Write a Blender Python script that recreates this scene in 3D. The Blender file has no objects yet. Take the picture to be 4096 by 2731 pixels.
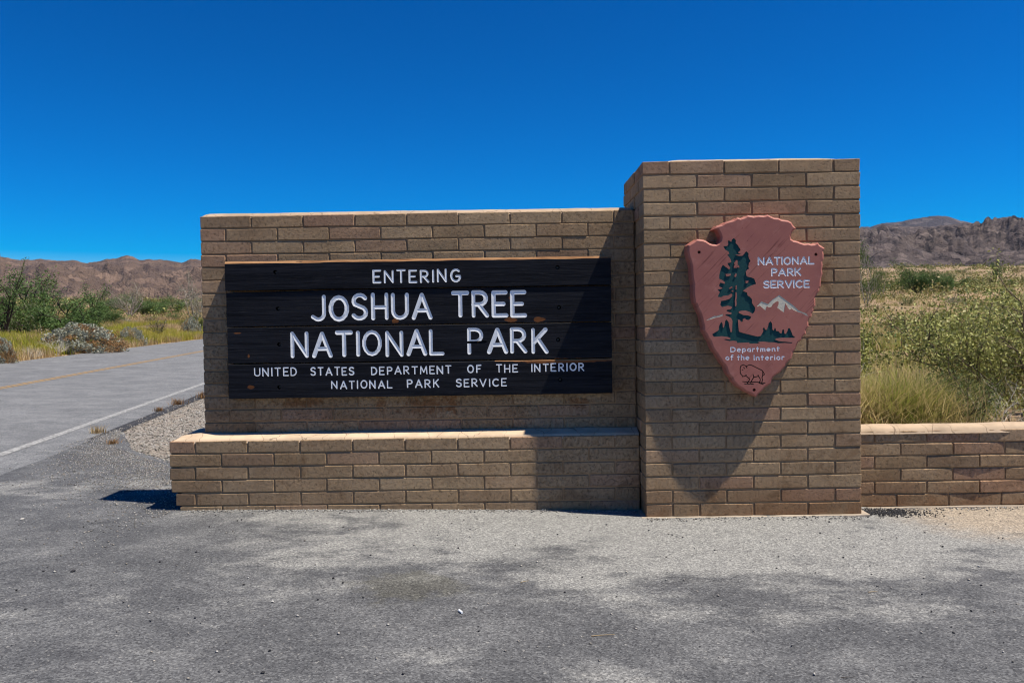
import bpy, bmesh, math, random
import numpy as np
from mathutils import Vector, Matrix, noise
sc = bpy.context.scene
COL = sc.collection
R = random.Random(7)
NP = np.random.default_rng(7)

# ------------------------------------------------------------------ camera, sky, sun, exposure
FPX, PIT, ROL, YAW = 3257.86, .0247, .0152, -.0021           # focal length in photo pixels (4096 wide), angles in radians
CAM = np.array([-.9641, -6.0379, 1.4769])
cp, sp, cr, sr, cy, sy = math.cos(PIT), math.sin(PIT), math.cos(ROL), math.sin(ROL), math.cos(YAW), math.sin(YAW)
EX = np.array([cy, -sy, 0.]); EUP = np.array([sp*sy, sp*cy, cp]); FWD = np.array([cp*sy, cp*cy, -sp])
RIGHT = cr*EX - sr*EUP; UP = sr*EX + cr*EUP
cd = bpy.data.cameras.new('camera'); cam = bpy.data.objects.new('camera', cd); COL.objects.link(cam)
cd.sensor_width = 36; cd.lens = 36*FPX/4096; cd.clip_end = 30000; cd.clip_start = .05
m3 = Matrix((RIGHT, UP, -FWD)).transposed()
cam.matrix_world = Matrix.Translation(Vector(CAM)) @ m3.to_4x4()
sc.camera = cam

SUN = Vector((-.828, .235, -1.862)).normalized()               # direction the light travels
SUN_EL = math.asin(-SUN.z); SUN_AZ = math.atan2(-SUN.x, -SUN.y)
w = bpy.data.worlds.new('World'); sc.world = w; w.use_nodes = True
nt = w.node_tree; nt.nodes.clear()
gam = nt.nodes.new('ShaderNodeGamma'); gam.inputs[1].default_value = 1.36
sky = nt.nodes.new('ShaderNodeTexSky'); sky.sky_type = 'NISHITA'; sky.sun_disc = False
sky.sun_elevation = SUN_EL; sky.sun_rotation = SUN_AZ
sky.altitude = 700; sky.air_density = 1.0; sky.dust_density = 0.0; sky.ozone_density = 3.0
hs = nt.nodes.new('ShaderNodeHueSaturation'); hs.inputs['Saturation'].default_value = 1.95; hs.inputs['Value'].default_value = 1.0
gm = nt.nodes.new('ShaderNodeMix'); gm.data_type = 'RGBA'; gm.blend_type = 'MULTIPLY'; gm.inputs[0].default_value = 1; gm.inputs[7].default_value = (.66, .60, .745, 1)   # deep polarised blue
bg = nt.nodes.new('ShaderNodeBackground'); bg.inputs[1].default_value = .0535
wo = nt.nodes.new('ShaderNodeOutputWorld')
nt.links.new(sky.outputs[0], gam.inputs[0]); nt.links.new(gam.outputs[0], hs.inputs['Color']); nt.links.new(hs.outputs[0], gm.inputs[6]); nt.links.new(gm.outputs[2], bg.inputs[0]); nt.links.new(bg.outputs[0], wo.inputs[0])
sd = bpy.data.lights.new('sun', 'SUN'); sd.energy = 5.0; sd.angle = math.radians(.53); sd.color = (1, .925, .80)
so = bpy.data.objects.new('sun', sd); COL.objects.link(so); so.location = (3, -2, 12)
so.rotation_euler = SUN.to_track_quat('-Z', 'Y').to_euler()
sc.cycles.filter_width = 1.15
vs = sc.view_settings; vs.view_transform = 'Standard'; vs.look = 'None'; vs.gamma = 1; vs.exposure = 0.6; vs.use_curve_mapping = False

# ------------------------------------------------------------------ photo pixel (2352 wide) -> direction -> point on a plane or on the ground
KD = 4096/2352
def ray(u, v):
    a = u*KD - 2048; b = v*KD - 1365.5
    X = a*cr - b*sr; Y = a*sr + b*cr
    return FWD + EX*(X/FPX) - EUP*(Y/FPX)
def ony(u, v, y):
    r = ray(u, v); return CAM + r*((y - CAM[1])/r[1])

# ------------------------------------------------------------------ helpers: meshes, objects, tags
def obj(name, me, mat=None, parent=None, loc=None):
    o = bpy.data.objects.new(name, me); COL.objects.link(o)
    if mat is not None and me is not None and not me.materials: me.materials.append(mat)
    if parent is not None: o.parent = parent
    if loc is not None: o.location = loc
    return o
def tag(o, label=None, cat=None, group=None, kind=None):
    if label: o['label'] = label
    if cat: o['category'] = cat
    if group: o['group'] = group
    if kind: o['kind'] = kind
    return o
def thing(name, label, cat, loc=(0, 0, 0), group=None):
    o = bpy.data.objects.new(name, None); COL.objects.link(o); o.location = loc; o.empty_display_size = .2
    return tag(o, label, cat, group)
def mesh_pd(name, v, f, smooth=False):
    me = bpy.data.meshes.new(name); me.from_pydata([tuple(map(float, p)) for p in v], [], f); me.update()
    if smooth: me.polygons.foreach_set('use_smooth', [True]*len(me.polygons))
    return me
def mesh_np(name, V, F, tint=None, smooth=False):
    """V (n,3) vertices, F (m,k) faces with k corners each"""
    V = np.asarray(V, np.float32); F = np.asarray(F, np.int32); m, k = F.shape
    me = bpy.data.meshes.new(name); me.vertices.add(len(V)); me.vertices.foreach_set('co', V.ravel())
    me.loops.add(m*k); me.loops.foreach_set('vertex_index', F.ravel())
    me.polygons.add(m); me.polygons.foreach_set('loop_start', np.arange(0, m*k, k, dtype=np.int32))
    try: me.polygons.foreach_set('loop_total', np.full(m, k, np.int32))
    except Exception: pass
    if smooth: me.polygons.foreach_set('use_smooth', np.ones(m, bool))
    me.update(calc_edges=True)
    if tint is not None:
        a = me.attributes.new('tint', 'FLOAT', 'FACE'); a.data.foreach_set('value', np.asarray(tint, np.float32))
    return me
def grid_mesh(name, P, smooth=True):
    """P (a,b,3) grid of points"""
    a, b = P.shape[:2]; idx = np.arange(a*b).reshape(a, b)
    F = np.stack([idx[:-1, :-1], idx[1:, :-1], idx[1:, 1:], idx[:-1, 1:]], -1).reshape(-1, 4)
    return mesh_np(name, P.reshape(-1, 3), F, smooth=smooth)

# ------------------------------------------------------------------ materials
class N:
    def __init__(s, name):
        s.m = bpy.data.materials.new(name); s.m.use_nodes = True; s.t = s.m.node_tree
        s.b = s.t.nodes['Principled BSDF']; s.b.inputs['Specular IOR Level'].default_value = .25
    def n(s, ty, **kw):
        x = s.t.nodes.new(ty)
        for k, v in kw.items(): setattr(x, k, v)
        return x
    def l(s, a, b): s.t.links.new(a, b)
    def put(s, sock, v):
        if hasattr(v, 'is_output') or isinstance(v, bpy.types.NodeSocket): s.l(v, sock)
        else:
            if isinstance(v, (tuple, list)) and len(v) == 3 and sock.type == 'RGBA': v = (*v, 1)
            sock.default_value = v
    def pos(s): return s.n('ShaderNodeNewGeometry').outputs['Position']
    def objc(s): return s.n('ShaderNodeTexCoord').outputs['Object']
    def map(s, vec, scale=(1, 1, 1), loc=(0, 0, 0), rot=(0, 0, 0)):
        x = s.n('ShaderNodeMapping'); s.l(vec, x.inputs[0]); x.inputs['Scale'].default_value = scale; x.inputs['Location'].default_value = loc; x.inputs['Rotation'].default_value = rot
        return x.outputs[0]
    def noise(s, vec, scale, detail=3, rough=.55, dist=0):
        x = s.n('ShaderNodeTexNoise'); s.l(vec, x.inputs['Vector']); x.inputs['Scale'].default_value = scale; x.inputs['Detail'].default_value = detail; x.inputs['Roughness'].default_value = rough; x.inputs['Distortion'].default_value = dist
        return x.outputs[0]
    def voro(s, vec, scale, feat='F1', out=0):
        x = s.n('ShaderNodeTexVoronoi', feature=feat); s.l(vec, x.inputs['Vector']); x.inputs['Scale'].default_value = scale
        return x.outputs[out]
    def ramp(s, fac, stops, mode='LINEAR'):
        x = s.n('ShaderNodeValToRGB'); s.l(fac, x.inputs[0]); e = x.color_ramp.elements; x.color_ramp.interpolation = mode
        while len(e) < len(stops): e.new(.5)
        for i, (p, c) in enumerate(stops):
            e[i].position = p; e[i].color = (*c, 1) if len(c) == 3 else c
        return x.outputs[0]
    def step(s, fac, a, b):
        x = s.n('ShaderNodeMapRange'); x.interpolation_type = 'SMOOTHSTEP'; s.put(x.inputs[0], fac); x.inputs[1].default_value = a; x.inputs[2].default_value = b
        return x.outputs[0]
    def mix(s, f, a, b, mode='MIX'):
        x = s.n('ShaderNodeMix', data_type='RGBA', blend_type=mode); s.put(x.inputs[0], f); s.put(x.inputs[6], a); s.put(x.inputs[7], b)
        return x.outputs[2]
    def math(s, op, a, b=0., c=0.):
        x = s.n('ShaderNodeMath', operation=op); s.put(x.inputs[0], a); s.put(x.inputs[1], b)
        if op in ('MULTIPLY_ADD', 'COMPARE'): s.put(x.inputs[2], c)
        return x.outputs[0]
    def sep(s, v): x = s.n('ShaderNodeSeparateXYZ'); s.l(v, x.inputs[0]); return x.outputs
    def bump(s, h, strength=.5, dist=.01):
        x = s.n('ShaderNodeBump'); s.l(h, x.inputs['Height']); x.inputs['Strength'].default_value = strength; x.inputs['Distance'].default_value = dist
        s.l(x.outputs[0], s.b.inputs['Normal'])
    def attr(s, name): x = s.n('ShaderNodeAttribute', attribute_name=name); return x.outputs['Fac']
    def rnd(s): return s.n('ShaderNodeObjectInfo').outputs['Random']
    def blob(s, vec, c, r):
        """1 inside an ellipsoid at c with radii r, soft ragged edge"""
        x = s.n('ShaderNodeVectorMath', operation='SUBTRACT'); s.l(vec, x.inputs[0]); x.inputs[1].default_value = c
        y = s.n('ShaderNodeVectorMath', operation='DIVIDE'); s.l(x.outputs[0], y.inputs[0]); y.inputs[1].default_value = r
        z = s.n('ShaderNodeVectorMath', operation='LENGTH'); s.l(y.outputs[0], z.inputs[0]); return z.outputs['Value']
    def done(s, color, rough=.85):
        s.put(s.b.inputs['Base Color'], color); s.put(s.b.inputs['Roughness'], rough); return s.m

M = {}
def mat_brick(name, stain):
    k = N(name); p = k.pos(); r = k.rnd()
    c = k.ramp(r, [(0, (.262, .180, .104)), (.2, (.350, .244, .146)), (.45, (.296, .202, .121)), (.75, (.37, .264, .160)), (.95, (.335, .206, .132)), (1, (.245, .172, .106))])
    n1 = k.noise(p, 3.1, 5, .6); c = k.mix(k.step(n1, .35, .75), c, k.mix(1, c, (.80, .76, .72), 'MULTIPLY'))
    n2 = k.noise(p, 26, 4, .65); c = k.mix(k.step(n2, .4, .7), c, k.mix(1, c, (1.18, 1.15, 1.10), 'MULTIPLY'))
    pit = k.noise(p, 46, 6, .82); pit_shade = k.step(pit, .43, .36)
    c = k.mix(k.math('MULTIPLY', pit_shade, .7), c, (.06, .045, .03)); c = k.mix(k.math('MULTIPLY', k.step(pit, .56, .64), .5), c, k.mix(1, c, (1.5, 1.48, 1.42), 'MULTIPLY'))  # shade in the pits painted into the colour, raised grain painted paler
    n3 = k.noise(p, 1.7, 5, .62, .6)
    z = k.sep(p)[2]
    if stain:       # iron-red soil washed up the lowest courses
        f = k.math('MULTIPLY', k.step(z, .34, .0), k.step(n3, .36, .56)); c = k.mix(k.math('MULTIPLY', f, .6), c, (.21, .095, .04))
    rust = k.step(k.noise(p, 3.3, 6, .68, 1.), .55, .72); c = k.mix(k.math('MULTIPLY', rust, .6), c, (.14, .075, .034)); soot = k.step(k.noise(k.map(p, (1, 1, 1), (5, 2, 1)), 2.1, 6, .68, .8), .58, .72); c = k.mix(k.math('MULTIPLY', soot, .5), c, (.09, .075, .055))
    for (u, v, rx_, rz_) in ((690, 925, .22, .05), (985, 930, .26, .09), (1040, 925, .05, .12), (875, 925, .05, .07), (1330, 925, .12, .05)):   # rust washed from the sign's fixings
        P = ony(u, v, .375); d = k.math('ADD', k.blob(p, tuple(P), (rx_, .1, rz_)), k.math('MULTIPLY', k.math('SUBTRACT', n2, .5), 2.4)); c = k.mix(k.math('MULTIPLY', k.step(d, 1.1, .3), .6), c, (.20, .075, .02))
    h = k.math('ADD', k.math('MULTIPLY', k.step(pit, .32, .52), .8), k.math('MULTIPLY', k.noise(p, 210, 2, .6), .6))
    k.bump(h, .9, .0055)
    return k.done(c, .93)
M['brick'] = mat_brick('slump_block', False)
M['brick_low'] = mat_brick('slump_block_stained', True)
def mat_mortar(name, col, cracks=False):
    k = N(name); p = k.pos()
    c = k.mix(k.step(k.noise(p, 6, 4), .35, .7), col, tuple(x*.78 for x in col))
    c = k.mix(k.math('MULTIPLY', k.step(k.noise(p, 160, 2), .55, .75), .35), c, tuple(x*.6 for x in col))
    h = k.noise(p, 220, 3, .7)
    if cracks:
        q = k.n('ShaderNodeVectorMath', operation='ADD'); k.l(p, q.inputs[0]); nz = k.n('ShaderNodeTexNoise'); k.l(p, nz.inputs['Vector']); nz.inputs['Scale'].default_value = 7; nz.inputs['Detail'].default_value = 4
        sc_ = k.n('ShaderNodeVectorMath', operation='SCALE'); k.l(nz.outputs[1], sc_.inputs[0]); sc_.inputs['Scale'].default_value = .11; k.l(sc_.outputs[0], q.inputs[1])
        e = k.voro(k.map(q.outputs[0], (4.4, 2.2, .4)), 1, 'DISTANCE_TO_EDGE'); f = k.step(e, .010, .003)
        c = k.mix(k.math('MULTIPLY', f, .6), c, (.13, .09, .06))
        h = k.math('SUBTRACT', h, k.math('MULTIPLY', f, 1.2))
    k.bump(h, .4, .002)
    return k.done(c, .95)
M['mortar'] = mat_mortar('mortar', (.37, .235, .13))
M['cap'] = mat_mortar('cap_mortar', (.56, .425, .295), True)
M['cap_mid'] = mat_mortar('tan_cap_mortar', (.47, .355, .245), True)
M['cap_dull'] = mat_mortar('weathered_cap_mortar', (.43, .325, .23), True)
M['concrete'] = mat_mortar('footing_concrete', (.36, .30, .235))

def mat_plank():
    k = N('blackened_wood'); p = k.pos(); k.b.inputs['Specular IOR Level'].default_value = .10
    g = k.noise(k.map(p, (1.6, 30, 46)), 1, 6, .7, .25); g2 = k.noise(k.map(p, (5, 60, 150)), 1, 4, .7)
    c = k.mix(k.step(g, .3, .75), (.0042, .0047, .0070), (.019, .0198, .025)); c = k.mix(k.math('MULTIPLY', k.step(g2, .56, .70), .7), c, (.038, .037, .038)); c = k.mix(k.math('MULTIPLY', k.step(k.noise(k.map(p, (2.2, 20, 70), (4, 0, 0)), 1, 5, .7), .60, .66), .8), c, (.0012, .0012, .0016))
    c = k.mix(k.math('MULTIPLY', k.step(k.noise(p, 9, 5, .65), .5, .75), .6), c, (.015, .0135, .0145))
    # paint gone, brown wood showing: ragged patches below some letters and along the lowest board's top edge
    wear = None
    rag = k.math('MULTIPLY', k.math('SUBTRACT', k.noise(k.map(p, (18, 18, 34)), 1, 5, .65), .5), 1.5)
    for (u, v, rx, rz) in [(1172, 734, .052, .020), (1238, 734, .045, .020), (908, 737, .030, .020), (1172, 664*0+684, .012, .010), (577, 889, .028, .013), (545, 765, .03, .006), (571, 817, .008, .014), (1098, 788*0+786, .012, .006)]:
        P = ony(u, v, .285); d = k.math('ADD', k.blob(p, tuple(P), (rx, .5, rz)), rag); f = k.step(d, 1.05, .85)
        wear = f if wear is None else k.math('MAXIMUM', wear, f)
    for (u0, u1, v, rz) in [(1180, 1410, 828, .019)]:
        P = ony((u0+u1)/2, v, .285); d = k.math('ADD', k.blob(p, tuple(P), ((u1-u0)/2/296, .5, rz)), k.math('MULTIPLY', rag, .8)); wear = k.math('MAXIMUM', wear, k.step(d, 1.1, .8))
    c = k.mix(wear, c, k.mix(k.step(g, .3, .7), (.10, .035, .012), (.22, .085, .03)))
    h = k.math('ADD', k.math('MULTIPLY', g, .8), k.math('MULTIPLY', g2, .5))
    k.bump(h, .8, .004)
    return k.done(c, k.ramp(g2, [(0, (.42,)*3), (1, (.75,)*3)]))
M['plank'] = mat_plank()
def mat_woodedge():
    k = N('bare_wood_edge'); p = k.pos()
    g = k.noise(k.map(p, (3, 40, 60)), 1, 5, .7)
    c = k.mix(k.step(g, .3, .7), (.16, .065, .022), (.42, .235, .11))
    f = k.step(k.noise(k.map(p, (6, 20, 30)), 1, 5, .7), .60, .68); c = k.mix(f, c, (.02, .015, .012))
    k.bump(g, .5, .003); return k.done(c, .8)
M['woodedge'] = mat_woodedge()
def mat_paint(name, a, b, scale=40, rough=.55, bump=.25, f0=.45, f1=.7, strokes=None):
    k = N(name); p = k.pos()
    q = k.map(p, strokes[0], rot=strokes[1]) if strokes else p
    n1 = k.noise(q, scale, 4, .65)
    c = k.mix(k.step(n1, f0, f1), a, b)
    k.bump(k.noise(q, scale*4, 3, .6), bump, .002); return k.done(c, rough)
M['white'] = mat_paint('white_letter_paint', (.86, .87, .87), (.74, .76, .77), 30)
M['greywhite'] = mat_paint('grey_letter_paint', (.74, .76, .80), (.42, .45, .52), 60)
M['green'] = mat_paint('emblem_green', (.006, .062, .062), (.003, .030, .036), 1, .6, .7, strokes=((60, 60, 260), (0, .75, 0)))
M['cream'] = mat_paint('emblem_cream', (.66, .60, .46), (.52, .47, .37), 60)
M['black'] = mat_paint('emblem_black', (.006, .007, .008), (.012, .012, .014), 60)
M['metal'] = mat_paint('bolt_metal', (.10, .09, .08), (.05, .035, .03), 90, .5)
def mat_plaque():
    k = N('plaque_red_paint'); p = k.pos()
    c = k.mix(k.step(k.noise(p, 3.2, 5, .6), .35, .7), (.40, .148, .112), (.33, .118, .094))
    s = k.noise(k.map(k.map(p, rot=(0, .80, 0)), (3, 3, 85)), 1, 4, .6)
    big = k.step(k.noise(p, 3.6, 3), .42, .62)
    c = k.mix(k.math('MULTIPLY', k.math('MULTIPLY', k.step(s, .57, .66), big), .7), c, (.15, .042, .034)); c = k.mix(k.math('MULTIPLY', k.step(k.noise(p, 9, 6, .7), .52, .72), .35), c, (.50, .24, .19))
    sp_ = k.step(k.noise(p, 70, 2, .5), .74, .79); c = k.mix(k.math('MULTIPLY', sp_, .7), c, (.14, .035, .03))
    k.bump(k.math('ADD', k.noise(p, 120, 3, .6), k.math('MULTIPLY', s, .8)), .3, .002); return k.done(c, .62)
M['plaque'] = mat_plaque()

def mat_asphalt(name, dark, mid, light, dust):
    k = N(name); p = k.pos(); xyz = k.sep(p)
    st = k.map(p, (.75, 1.15, 1), rot=(0, 0, .25))
    n1 = k.noise(st, 1.9, 10, .74, .25); n2 = k.noise(st, .55, 8, .66, .3); n3 = k.noise(p, 7.5, 6, .7)
    grain = k.noise(p, 62, 3, .75)
    n1g = k.math('ADD', n1, k.math('MULTIPLY', k.math('SUBTRACT', grain, .5), .13))
    c = k.mix(k.step(n1g, .40, .62), dark, mid)
    if dust:
        wall = k.step(xyz[1], -2.4, .1); side = k.step(xyz[0], -4.4, -.6)
        pale = k.math('ADD', k.math('MULTIPLY', n2, .5), k.math('MULTIPLY', n1g, .5))
        f = k.step(k.math('ADD', pale, k.math('MULTIPLY', k.math('MULTIPLY', wall, side), .17)), .50, .63)
        c = k.mix(k.math('MULTIPLY', f, .92), c, light)
        sand = k.math('MULTIPLY', k.step(xyz[0], 1.1, 2.6), k.step(xyz[1], -1.5, -.1)); sand = k.step(k.math('MULTIPLY', sand, k.math('ADD', n3, .35)), .25, .8)
        c = k.mix(k.math('MULTIPLY', sand, .7), c, (.31, .245, .175))
        t1 = k.noise(k.map(p, (.7, 1.3, 1), (3, 1, 0), (0, 0, -.12)), 1.2, 9, .68, .3); t1 = k.math('ADD', t1, k.math('MULTIPLY', k.math('SUBTRACT', grain, .5), .14))
        c = k.mix(k.math('MULTIPLY', k.step(t1, .60, .70), .6), c, (.046, .048, .053))
        oil = k.math('MULTIPLY', k.step(k.math('ADD', k.blob(p, (-1.55, -1.6, 0), (.34, .28, 3)), k.math('MULTIPLY', k.math('SUBTRACT', n3, .5), 2.6)), 1.1, .5), .45)
        c = k.mix(oil, c, (.07, .066, .046))
    c = k.mix(k.math('MULTIPLY', k.step(n3, .45, .66), .35), c, k.mix(1, c, (.66, .66, .68), 'MULTIPLY'))
    ag = k.voro(p, 120, 'F1', 1); agv = k.sep(ag)[0]; ag2 = k.noise(p, 90, 3, .75)
    c = k.mix(k.step(agv, .60, 1.0), c, k.mix(1, c, (1.65, 1.65, 1.62), 'MULTIPLY'))
    c = k.mix(k.step(agv, .45, .0), c, k.mix(1, c, (.52, .52, .54), 'MULTIPLY'))
    c = k.mix(k.math('MULTIPLY', k.step(ag2, .54, .66), .6), c, k.mix(1, c, (.5, .5, .52), 'MULTIPLY'))
    c = k.mix(k.math('MULTIPLY', k.step(k.noise(p, 44, 2, .6), .66, .72), .55), c, (.34, .33, .31))
    h = k.math('ADD', agv, k.math('MULTIPLY', ag2, 1.4)); k.bump(h, .55, .004)
    return k.done(c, .9)
M['pullout'] = mat_asphalt('pullout_asphalt', (.076, .078, .083), (.120, .122, .126), (.226, .225, .216), True)
M['road'] = mat_asphalt('road_asphalt', (.128, .132, .138), (.176, .180, .186), (.3, .3, .3), False)
def mat_line(name, col, base):
    k = N(name); p = k.pos()
    c = k.mix(k.step(k.noise(p, 26, 5, .7), .38, .58), col, base); k.bump(k.noise(p, 160, 2), .5, .003); return k.done(c, .8)
M['lwhite'] = mat_line('worn_white_line', (.36, .36, .35), (.165, .165, .165))
M['lyellow'] = mat_line('worn_yellow_line', (.36, .21, .06), (.21, .155, .095))
M['tar'] = mat_paint('dark_tar', (.022, .022, .024), (.06, .06, .062), 18, .8, .6)

def mat_ground():
    k = N('desert_soil'); p = k.pos()
    n1 = k.noise(p, .06, 6, .6); n2 = k.noise(p, .9, 5, .65); n3 = k.noise(p, 14, 4, .7)
    c = k.mix(k.step(n1, .38, .62), (.29, .195, .115), (.24, .165, .10))
    c = k.mix(k.math('MULTIPLY', k.step(n2, .45, .68), .6), c, (.33, .24, .155))
    c = k.mix(k.math('MULTIPLY', k.step(n3, .5, .72), .5), c, (.20, .155, .11))
    k.bump(k.math('ADD', n3, k.noise(p, 60, 3)), .6, .02); return k.done(c, .95)
M['ground'] = mat_ground()
def mat_gravel():
    k = N('gravel_bed'); p = k.pos()
    v = k.voro(p, 46, 'F1', 1); vx = k.sep(v)
    c = k.ramp(vx[0], [(0, (.12, .11, .10)), (.35, (.23, .205, .175)), (.7, (.31, .285, .25)), (1, (.45, .43, .40))])
    d = k.voro(p, 46, 'F1', 0); c = k.mix(k.step(d, .45, .75), c, (.12, .095, .07))
    c = k.mix(k.math('MULTIPLY', k.step(k.noise(p, 1.3, 4), .45, .65), .35), c, (.26, .205, .15))
    k.bump(k.math('SUBTRACT', 1., d), .8, .012); return k.done(c, .93)
M['gravel'] = mat_gravel()
def mat_stone(name, stops):
    k = N(name); c = k.ramp(k.attr('tint'), stops); p = k.pos()
    c = k.mix(k.step(k.noise(p, 90, 3), .4, .7), c, k.mix(1, c, (.75, .74, .72), 'MULTIPLY')); return k.done(c, .9)
M['stone'] = mat_stone('loose_stone', [(0, (.09, .088, .086)), (.3, (.20, .185, .165)), (.6, (.30, .272, .235)), (.85, (.40, .375, .34)), (1, (.52, .51, .48))])
M['darkstone'] = mat_stone('dark_chip', [(0, (.012, .012, .014)), (1, (.05, .05, .055))])

def mat_leaf(name, stops, trans=.25, rough=.6, spec=.25):
    k = N(name); t = k.attr('tint'); c = k.ramp(t, stops)
    k.b.inputs['Specular IOR Level'].default_value = spec
    k.done(c, rough)
    tr = k.n('ShaderNodeBsdfTranslucent'); k.l(c, tr.inputs[0]); mx = k.n('ShaderNodeMixShader'); mx.inputs[0].default_value = trans
    out = k.t.nodes['Material Output']; k.l(k.b.outputs[0], mx.inputs[1]); k.l(tr.outputs[0], mx.inputs[2]); k.l(mx.outputs[0], out.inputs[0])
    return k.m
M['lf_green'] = mat_leaf('leaf_green', [(0, (.050, .080, .020)), (.5, (.090, .140, .034)), (.85, (.145, .195, .055)), (1, (.23, .25, .10))])
M['lf_dark'] = mat_leaf('leaf_dark_green', [(0, (.042, .080, .022)), (.6, (.090, .160, .042)), (1, (.18, .245, .08))])
M['lf_olive'] = mat_leaf('leaf_olive', [(0, (.075, .080, .022)), (.5, (.14, .14, .040)), (1, (.24, .21, .075))])
M['lf_grey'] = mat_leaf('leaf_grey_green', [(0, (.09, .10, .065)), (.5, (.16, .175, .115)), (1, (.27, .28, .20))])
M['lf_silver'] = mat_leaf('leaf_silver', [(0, (.125, .145, .034)), (.35, (.27, .285, .080)), (.75, (.41, .41, .15)), (1, (.54, .50, .26))], .22, .6, .2)
M['lf_white'] = mat_leaf('leaf_felted_white', [(0, (.17, .18, .14)), (.5, (.27, .28, .22)), (1, (.40, .40, .32))])
M['lf_brown'] = mat_leaf('dry_seed_heads', [(0, (.13, .065, .025)), (.5, (.24, .13, .05)), (1, (.36, .22, .10))])
M['lf_grass'] = mat_leaf('grass_yellow_green', [(0, (.17, .22, .022)), (.4, (.31, .33, .036)), (.75, (.46, .38, .075)), (1, (.58, .46, .18))], .5)
M['lf_straw'] = mat_leaf('straw', [(0, (.20, .13, .06)), (.4, (.36, .26, .13)), (.8, (.54, .41, .22)), (1, (.66, .53, .32))], .45)
M['lf_nearg'] = mat_leaf('grass_mixed', [(0, (.15, .19, .032)), (.3, (.28, .30, .060)), (.45, (.38, .30, .12)), (1, (.64, .50, .27))], .5)
M['twig'] = mat_paint('bark_brown', (.10, .075, .05), (.17, .135, .095), 30, .9)
M['twig_grey'] = mat_paint('bark_grey', (.34, .30, .25), (.22, .19, .155), 30, .9)
M['twig_dark'] = mat_paint('bark_dark', (.028, .021, .017), (.06, .045, .035), 30, .9)
M['twig_pale'] = mat_paint('bark_bleached', (.58, .54, .47), (.42, .38, .32), 30, .9)

def mat_rock(name, a, b, d, scale, sc2, spots=.8):
    k = N(name); p = k.pos()
    n1 = k.noise(p, scale, 8, .62, .4); n2 = k.noise(p, sc2, 6, .72, .5); n3 = k.noise(p, sc2*3.1, 5, .75); v = k.voro(k.map(p, (1, 1, 1.4)), sc2*2.2, 'F1', 1)
    c = k.mix(k.step(n1, .38, .62), a, b)
    c = k.mix(k.math('MULTIPLY', k.step(n2, .50, .62), spots), c, d)
    c = k.mix(k.math('MULTIPLY', k.step(n3, .55, .66), spots*.8), c, d)
    c = k.mix(k.math('MULTIPLY', k.step(k.sep(v)[0], .62, .95), .6), c, tuple(min(1, x*1.7) for x in a))
    k.bump(k.math('ADD', n2, k.math('MULTIPLY', n3, .7)), .8, .6/sc2); return k.done(c, .95)
M['rock_l'] = mat_rock('brown_mountain_rock', (.155, .105, .078), (.115, .078, .060), (.060, .041, .040), .005, .014, .55)
M['rock_r'] = mat_rock('rocky_ridge', (.118, .092, .084), (.066, .052, .053), (.013, .010, .014), .008, .05, .9)
M['rock_f'] = mat_rock('far_peak_rock', (.105, .082, .075), (.08, .062, .06), (.05, .04, .042), .002, .008, .5)

# ------------------------------------------------------------------ the lie of the land
TH = .141; RN = np.array([math.cos(TH), math.sin(TH)]); RA = np.array([-math.sin(TH), math.cos(TH)])   # road normal and direction
O_W, O_Y, O_F = -6.293, -10.19, -14.19                        # white line, yellow line, far edge of the asphalt, along the normal
relu = lambda a: np.maximum(a, 0)
def sst(a, b, x): t = np.clip((x - a)/(b - a), 0, 1); return t*t*(3 - 2*t)
def plane(x, y):
    left = .024*relu(-x - 6) + .006*relu(y - 3) + .028*relu(y - 50)
    near = .042*sst(.2, -3.6, x) - .008*sst(-1.2, .2, x) - .02*sst(1.2, 2.2, x)*sst(-3, 0, y)
    return left*1.0 + near - .015*sst(-5.2, -6.4, x)
def land(x, y):
    x = np.asarray(x, float); y = np.asarray(y, float)
    o = x*RN[0] + y*RN[1]
    s = relu(O_F - .5 - o)                                       # beyond the far side of the road
    d = relu(o - O_W - 4)                                        # this side of it, behind the sign
    z = plane(np.clip(x, -60, 60), np.clip(y, -80, 400))
    z = z + np.where(s > 0, .040*s + .25*sst(0, 5, s), 0) - .022*relu(-x - 6)*sst(0, 12, s)
    rise = .033*relu(y - 8)*sst(2, 14, d) + .16*sst(.5, 2.5, y)*sst(1.2, 2.5, x)
    return z + np.where(d > 0, rise, 0)
def hit(u, v):
    r = ray(u, v); t = 3.; 
    while t < 4000:
        p = CAM + r*t
        if p[2] <= float(land(p[0], p[1])): break
        t += max(.05, t*.003)
    return p
rx = lambda o, s: o*RN[0] + s*RA[0]
ry = lambda o, s: o*RN[1] + s*RA[1]

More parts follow.
